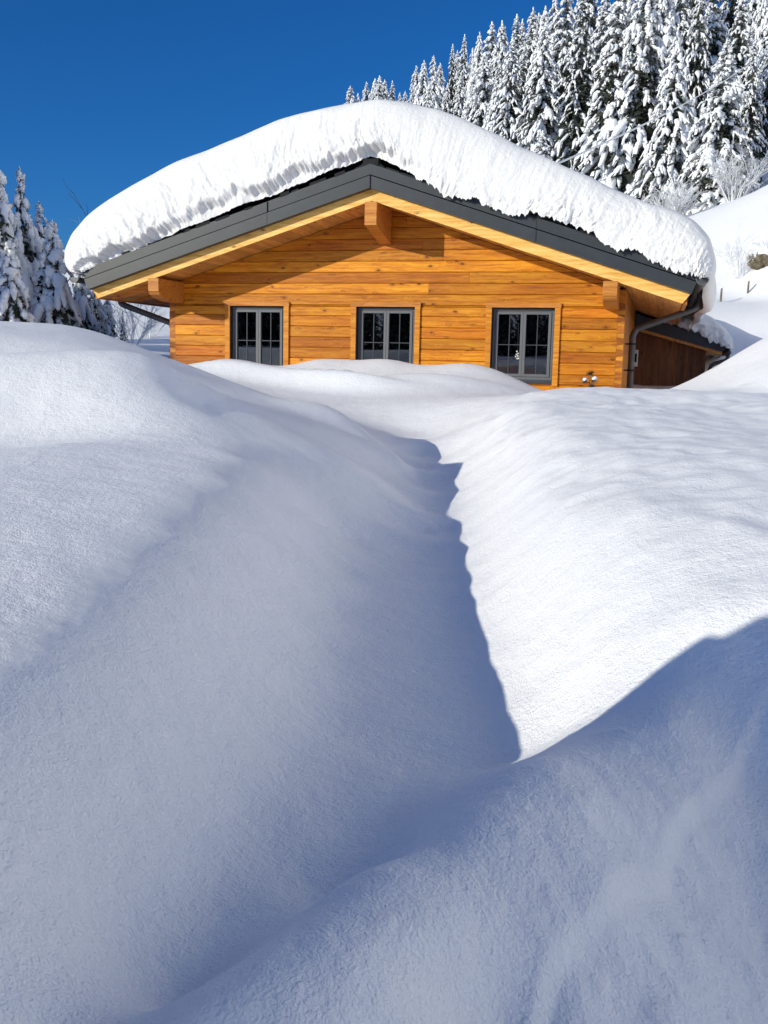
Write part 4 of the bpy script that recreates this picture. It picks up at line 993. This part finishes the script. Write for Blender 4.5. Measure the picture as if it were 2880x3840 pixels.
# unit-height variants (height 1): half-spread R
VAR = [spruce_parts(1, .175, 11, nb=170, load=.66, droop=.95, fingers=5.5, bare=.18),
       spruce_parts(1, .190, 12, nb=160, load=.74, droop=1.15, fingers=5, bare=.15),
       spruce_parts(1, .160, 13, nb=165, load=.60, droop=.9, fingers=5, bare=.25),
       spruce_parts(1, .200, 14, nb=180, load=.64, fingers=6, droop=1.05, hang=1.3, bare=.15),
       spruce_parts(1, .175, 15, nb=175, load=.52, bare=.4, fingers=6, droop=1.2, hang=1.3),
       spruce_parts(1, .165, 16, nb=165, load=.48, bare=.58, fingers=5, droop=1.1),
       spruce_parts(1, .185, 17, nb=170, load=.84, bare=.15, fingers=5, droop=1.3, hang=1.6)]
FROST = [spruce_parts(1, .20, 21, nb=170, load=.6, fingers=8, droop=.8, bare=0, lumpy=.4, green=.6)]

SKY_TREES = [(-17.5,430,112.8), (-14.3,430,109.9), (-10.7,420,111.7), (-6.9,400,107.8), (-5.0,380,103.5), (-3.3,400,107.5), (-0.3,360,96.6), (2.5,380,98.0), (3.8,330,85.7), (5.6,260,73.8), (7.2,250,72.3), (8.7,230,67.7), (10.6,240,69.0), (11.1,200,61.2), (12.3,205,61.6), (12.3,185,58.3), (13.4,180,54.7), (13.7,170,54.1), (14.2,155,50.9), (15.2,150,49.5), (16.1,140,47.1), (17.1,142,47.2), (16.9,130,44.7), (17.9,132,44.7), (17.7,125,43.2), (17.8,118,41.9)]
MID_TREES = [(6.0,170,46.2), (7.8,150,41.0), (9.0,140,39.4), (9.5,125,35.4), (11.5,115,34.5), (13.3,108,33.6), (16.1,100,36.5), (10.3,105,29.5), (17.4,88,32.1), (24.1,110,42.8), (20.9,115,44.6), (25.0,100,39.1), (30.2,112,43.6), (31.3,105,40.4), (30.9,95,35.5), (34.6,100,37.5), (40.8,120,47.1), (41.1,130,51.9), (35.0,125,50.5), (32.3,90,33.5)]
FRONT_TREES = [(9.5,110,33.5), (11.2,100,32.1), (13.1,92,30.9), (14.2,80,29.9), (16.0,76,28.9), (17.7,75,29.0), (19.2,72,24.1), (24.4,85,32.2), (22.0,70,23.1), (25.2,74,24.6), (9.5,66,16.2), (29.2,82,27.9)]
LEFT_TREES = [(-7.50,19.5,5.20), (-7.52,21.0,5.29), (-6.43,19.6,4.11), (-7.82,23.0,4.92), (-6.77,22.5,3.69), (-6.61,23.0,3.29), (-6.75,24.5,3.02), (-7.57,29.0,2.93), (-6.66,18.0,3.56)]

ORD = ['first', 'second', 'third', 'fourth', 'fifth', 'sixth', 'seventh', 'eighth', 'ninth', 'tenth', 'eleventh', 'twelfth', 'thirteenth',
       'fourteenth', 'fifteenth', 'sixteenth', 'seventeenth', 'eighteenth', 'nineteenth', 'twentieth', 'twenty-first', 'twenty-second',
       'twenty-third', 'twenty-fourth', 'twenty-fifth', 'twenty-sixth', 'twenty-seventh']
def px_x(t): return t[0] / t[1]
for i, (u, v, zt) in enumerate(sorted(SKY_TREES, key=px_x)):
    w = 1.25 if v > 300 else 1.05
    make_spruce(VAR[(i * 2) % 7], 'spruce_tree', u, v, zt, 1.12 * w * RNG.uniform(.9, 1.12), RNG.uniform(0, 6.28),
                'snowy spruce against the blue sky, %s rightwards from the roof ridge' % ORD[i], 'spruces along the skyline')
for i, (u, v, zt) in enumerate(sorted(MID_TREES, key=px_x)):
    make_spruce(VAR[(i * 3 + 1) % 7], 'spruce_tree', u, v, zt, 1.2 * RNG.uniform(.92, 1.15), RNG.uniform(0, 6.28),
                'snowy spruce behind the front row of the hillside forest, %s from the left' % ORD[i], 'spruces inside the hillside forest')
FL = ['pale frosted spruce low in the forest above the left part of the right roof slope', 'tall snowy spruce with a rounded top above the middle of the right roof slope',
      'broad snow-clumped spruce whose dark lower boughs meet the right roof slope', 'large dark spruce in half shade, tallest left of the wire above the roof',
      'bright white-sided spruce whose foot touches the roof snow where the wire starts', 'very tall bright spruce with long hanging snow fingers right of centre in the forest',
      'snow-clad spruce with dark hanging boughs just above the right eave snow', 'slender dark spruce behind the bright ones at the right, partly shaded',
      'pale lace-like frosted tree at the forest edge beside the snow slope', 'slim pointed spruce at the right forest edge above the snow slope',
      'small young spruce peeking over the roof snow below the dark trees', 'spruce cut by the right border of the picture above the snow slope']
FW = [1.25, 1.1, 1.2, 1.1, 1.15, 1.15, 1.25, 1.0, 1.3, .95, 1.5, 1.0]
for i, (u, v, zt) in enumerate(FRONT_TREES):
    p = FROST[0] if i in (0, 8) else VAR[[1, 0, 3, 5, 1, 3, 6, 4, 0, 2, 1, 2][i]]
    make_spruce(p, 'spruce_tree', u, v, zt, FW[i] * 1.12, RNG.uniform(0, 6.28), FL[i], 'front trees of the hillside forest')

# heavy near spruces on the left
HV = [spruce_parts(1, .30, 31, nb=64, load=1.25, droop=1.3, fingers=4.5, nside=9, seg=8, lumpy=.16, bare=.22, hang=1.6, green=1.6),
      spruce_parts(1, .32, 32, nb=56, load=1.4, droop=1.45, fingers=4.5, nside=9, seg=8, lumpy=.16, bare=.2, hang=1.8, green=1.6),
      spruce_parts(1, .22, 33, nb=70, load=.9, droop=.9, fingers=4, nside=8, seg=7, lumpy=.2, bare=.3)]
LL = ['large snow-smothered spruce cut by the left border', 'pointed spruce with a thin bare leader behind the left snow mound',
      'spruce bowed under a round snow cap, nearest the roof end among the big left ones', 'spruce filling the gap behind the pointed one on the left',
      'medium snowy spruce just left of the gutter end', 'snowy spruce under the left gutter end', 'low snowy spruce left of the left downpipe',
      'small dark little-snowed spruce near the left downpipe elbow', 'low drooping snow-loaded spruce in front of the left row']
LW = [1.1, .85, 1.1, 1.0, .9, .95, 1.0, .8, 1.1]
LVi = [1, 0, 1, 0, 1, 0, 1, 2, 1]
for i, (u, v, zt) in enumerate(LEFT_TREES):
    make_spruce(HV[LVi[i]], 'spruce_tree', u, v, zt, LW[i], RNG.uniform(0, 6.28), LL[i], 'snow-heavy spruces on the left', sink=.5)
for i, (u, v, h) in enumerate([(-16.2, 15.2, 10.5), (-18.2, 17.6, 11), (-20.5, 21.5, 12), (-17.3, 13.2, 9.8), (-22, 26, 12)]):  # out-of-view spruces, added to put the left trees in shade
    make_spruce(VAR[i % 5], 'spruce_tree', u, v, 1.3 + h, 1.9, i * 1.3, 'unseen tall spruce added beyond the left border to shade the left trees, %s of five' % ORD[i], 'unseen shade-casting spruces added beyond the left border')

# the wood across the clearing, mirrored in the window panes
def far_wood():
    vs, qs, b = [], [], 0
    me = VAR[2][1]
    base = np.empty(len(me.vertices) * 3); me.vertices.foreach_get('co', base); base = base.reshape(-1, 3)
    tri = np.arange(len(base)).reshape(-1, 3)
    rg = np.random.default_rng(3)
    allv, allt = [], []; off = 0
    for k in range(60):
        ang = math.radians(180 + 15 + rg.uniform(-14, 40)); d = rg.uniform(48, 66)
        u, v = d * math.sin(ang), d * math.cos(ang)
        h = rg.uniform(6.5, 9.5)
        z = float(terrain(u, v)[0]) - .5
        allv.append(base * np.array([h * 1.5, h * 1.5, h]) + np.array([u, v, z])); allt.append(tri + off); off += len(base)
    o = link('distant_wood', mesh_np('distant_wood', np.concatenate(allv), tris=np.concatenate(allt)), M['needle'])
    tag(o, 'dark spruce wood across the clearing, mirrored in the window panes', 'wood', kind='stuff')
far_wood()

# ------------------------------------------------------------------ bare frosted shrubs, posts, rock, wire, little pine
def shrub(name, u, v, h, spread, n, seed, mat, label, cat='shrub', group=None, thick=.012, depth=3, sink=.1):
    rg = random.Random(seed)
    mb = MB()
    def grow(p, d, L, r, lev):
        q = p + d * L * .55 + Vector((rg.gauss(0, .06), rg.gauss(0, .06), rg.gauss(0, .03))) * L
        e = q + (d + Vector((rg.gauss(0, .25), rg.gauss(0, .25), rg.gauss(.05, .15)))).normalized() * L * .45
        mb.tube([p, q, e], [r, r * .8, r * .55], 4, cap=False)
        if lev > 0:
            for k in range(rg.randint(3, 4)):
                st = p.lerp(q, rg.uniform(.35, 1)) if rg.random() < .5 else q.lerp(e, rg.random())
                nd = (d + Vector((rg.gauss(0, .6), rg.gauss(0, .6), rg.gauss(.1, .35)))).normalized()
                grow(st, nd, L * rg.uniform(.35, .6), r * .62, lev - 1)
    for k in range(n):
        a = rg.uniform(0, 6.28); t = rg.random() ** .6 * spread
        d = Vector((math.cos(a) * t, math.sin(a) * t, 1)).normalized()
        grow(Vector((math.cos(a) * .08 * h, math.sin(a) * .08 * h, 0)), d, h * rg.uniform(.6, 1), thick, depth)
    o = mb.build(name, mat)
    o.location = (u, v, float(ground_z(u, v)[0]) - sink)
    tag(o, label, cat, group)
    return o
shrub('frosted_shrub', 17.6, 64, 2.4, .9, 30, 3, M['twig'], 'wide frosted bare bush at the foot of the forest beside the snow slope', thick=.035, sink=.3)
shrub('frosted_shrub', 21.5, 65, 2.8, .8, 30, 4, M['twig'], 'tall frosted bare bush at the forest edge near the right border', thick=.035, sink=.3)
shrub('frosted_shrub', 15.0, 63, 1.9, .9, 22, 5, M['twig'], 'low frosted bush at the forest foot just above the right eave snow', thick=.03, sink=.3)
shrub('bare_shrub', 15.2, 44.5, 1.9, .6, 12, 6, M['twig'], 'thin bare frosted shrub standing above the rock on the right slope', thick=.012)
shrub('bare_shrub', -7.7, 30.5, 1.5, .8, 10, 7, M['twig'], 'leafless frosted shrub seen through the gap left of the chalet, upper one', thick=.014)
shrub('bare_shrub', -8.8, 36.5, 2.9, .7, 9, 17, M['twig'], 'taller leafless frosted tree under the left eave in the gap', thick=.022)
shrub('bare_sapling', -6.75, 20.8, 4.2, .05, 1, 8, M['barebark'], 'bare sapling tip rising between the left spruces and the roof end', thick=.013, depth=2)
shrub('dry_stalks', -4.05, 18.0, .42, .5, 6, 9, M['barebark'], 'few dry stalks poking from the snow at the left chalet corner', cat='plant', thick=.008, depth=0, sink=.12)

for u, v, zt, h, lab in ((13.65, 42, 4.62, .75, 'weathered post standing in the snow slope right of the eave'), (15.09, 43, 4.82, .8, 'weathered post farther right on the snow slope below the rock')):
    z0 = float(ground_z(u, v)[0])
    p = tag(empty('fence_post', (u, v, z0), .2), lab, 'post', 'posts on the snow slope')
    mb = MB(); mb.tube([(0, 0, -.4), (0.01, 0, .15), (.015, 0, .36)], [.045, .042, .038], 8); mb.build('stake', M['post'], p)
    mb = MB(); mb.tube([(.015, 0, .365), (.015, 0, .40), (.015, 0, .43)], [.042, .045, .01], 8); mb.build('snow_cap', M['treesnow'], p, smooth=True)

def rock():
    u, v = 15.95, 44.2
    z = float(ground_z(u, v)[0])
    n = 40
    th = np.linspace(0, 2 * np.pi, n, endpoint=False); ph = np.linspace(.02, np.pi - .02, 24)
    A, B = np.meshgrid(th, ph, indexing='ij')
    x, y, zz = np.sin(B) * np.cos(A), np.sin(B) * np.sin(A), np.cos(B)
    r = 1 + .28 * fbm(x * 1.7 + 5 + zz, y * 1.7 + zz * 1.3, 51, 4, .6)
    co = np.stack([x * r * .50, y * r * .50, zz * r * .50], -1)
    idx = np.arange(n * 24).reshape(n, 24); nx = np.roll(idx, -1, 0)
    q = np.stack([idx[:, :-1], idx[:, 1:], nx[:, 1:], nx[:, :-1]], -1).reshape(-1, 4)
    t = tag(empty('rock', (u, v, z)), 'brown rock outcrop with snow on top at the right border of the slope', 'rock')
    o = link('stone', mesh_np('stone', co.reshape(-1, 3), q), M['rock'], t, True); o.location = (0, 0, .32)
    c2 = co.copy(); up = sstep(-.15, .3, zz + .5 * fbm(x * 3, y * 3, 55, 3))
    c2 *= (1.02 + .16 * up - .14 * (1 - up))[..., None]
    s_ = link('snow_cap', mesh_np('snow_cap', c2.reshape(-1, 3), q), M['treesnow'], t, True); s_.location = (-.02, 0, .36)
rock()

def wire():
    a, b = Vector((4.98, 30, 7.45)), Vector((24.0, 68, 21.9))
    mb = MB(); pts = []
    for k in range(61):
        f = -.16 + 1.34 * k / 60
        p = a.lerp(b, f); p.z -= .35 * (1 - (2 * f - 1) ** 2) - .0
        pts.append(p)
    mb.tube(pts, [.030 if k < 22 else .022 for k in range(61)], 6)
    o = mb.build('overhead_wire', M['wire'], None, True)
    tag(o, 'snow-coated overhead wire running up from behind the roof across the forest', 'wire')
wire()

def little_pine():
    u, v = 3.02, 15.1
    z = float(ground_z(u, v)[0])
    t = tag(empty('pine_sapling', (u, v, z)), 'tiny pine sapling with two snow tufts before the right end of the facade', 'plant')
    top = 1.50 - z
    mb = MB(); mb.tube([(0, 0, -.2), (.01, 0, top * .6), (.02, 0, top)], [.012, .010, .006], 6); mb.build('stem', M['barebark'], t)
    rg = random.Random(4); nd = MB(); sn = MB()
    for c in ((-.06, 0, top - .13), (.085, .02, top - .11), (.02, 0, top - .01), (.05, -.02, top - .2)):
        for k in range(70):
            d = Vector((rg.gauss(0, 1), rg.gauss(0, 1), rg.gauss(.35, .8))).normalized() * rg.uniform(.05, .085)
            p = Vector(c); nd.tube([p, p + d], [.0035, .001], 3, cap=False)
    nd.build('needles', M['needle'], t)
    for c, r in (((-.06, -.01, top - .105), .036), ((.085, .0, top - .085), .04)):
        sn.tube([(c[0] - r * .9, c[1], c[2]), (c[0] - r * .3, c[1], c[2] + .012), (c[0] + r * .3, c[1], c[2] + .014), (c[0] + r, c[1], c[2])], [r * .3, r * .8, r * .85, r * .25], 8)
    sn.build('snow_tuft', M['treesnow'], t, smooth=True)
little_pine()

def chunk():
    u, v = -2.06, 5.98
    z = float(ground_z(u, v)[0])
    mb = MB(); mb.add([(-.03, 0, -.03), (.035, 0, -.03), (.02, .04, -.03), (-.02, .04, -.03), (-.018, .005, .05), (.01, 0, .042), (.012, .025, .04), (-.012, .03, .046)],
                      [(0, 3, 2, 1), (4, 5, 6, 7), (0, 1, 5, 4), (1, 2, 6, 5), (2, 3, 7, 6), (3, 0, 4, 7)])
    o = mb.build('snow_lump', M['treesnow'], None, bevel=.006); o.location = (u, v, z)
    tag(o, 'small upright snow lump on the crest of the left bank', 'snow lump')
#@CHUNK@

# ------------------------------------------------------------------ light, sky, camera
SC.world = bpy.data.worlds.new('World')
SC.world.use_nodes = True
wt = SC.world.node_tree
bg = wt.nodes['Background']
sky = wt.nodes.new('ShaderNodeTexSky'); sky.sky_type = 'NISHITA'; sky.sun_disc = False
EL = math.asin(-SUN_TRAVEL.z)
sky.sun_elevation = EL
sky.sun_rotation = math.atan2(-SUN_TRAVEL.x, -SUN_TRAVEL.y) % (2 * math.pi)
sky.altitude = 1600; sky.air_density = 1.0; sky.dust_density = 3.0; sky.ozone_density = 10.0
hs = wt.nodes.new('ShaderNodeHueSaturation'); hs.inputs['Saturation'].default_value = 1.06
wt.links.new(sky.outputs[0], hs.inputs['Color'])
wt.links.new(hs.outputs[0], bg.inputs['Color'])
bg.inputs['Strength'].default_value = .115
sun = bpy.data.lights.new('sun', 'SUN'); sun.energy = 4.0; sun.angle = math.radians(.53); sun.color = (1, .95, .80)
so = bpy.data.objects.new('sun', sun); COL.objects.link(so)
so.rotation_euler = SUN_TRAVEL.to_track_quat('-Z', 'Y').to_euler()
so.location = (-20, -15, 20)

pitch = math.atan(562 / 3750); roll = math.atan(.0216)
F = Vector((0, math.cos(pitch), -math.sin(pitch))); R0 = Vector((1, 0, 0)); U0 = R0.cross(F)
Rv = R0 * math.cos(roll) + U0 * math.sin(roll); Uv = U0 * math.cos(roll) - R0 * math.sin(roll)
cam = bpy.data.cameras.new('camera'); co_ = bpy.data.objects.new('camera', cam); COL.objects.link(co_)
mw = Matrix((Rv, Uv, -F)).transposed().to_4x4(); mw.translation = (0, 0, EYE)
co_.matrix_world = mw
cam.sensor_fit = 'VERTICAL'; cam.sensor_height = 36; cam.lens = 36 * 3750 / 3840
cam.clip_start = .05; cam.clip_end = 3000
SC.camera = co_

SC.view_settings.view_transform = 'Standard'; SC.view_settings.look = 'None'
SC.view_settings.exposure = 0.0; SC.view_settings.gamma = 1
SC.render.engine = 'CYCLES'
SC.cycles.use_denoising = True
SC.cycles.max_bounces = 10; SC.cycles.diffuse_bounces = 8; SC.cycles.sample_clamp_indirect = 4
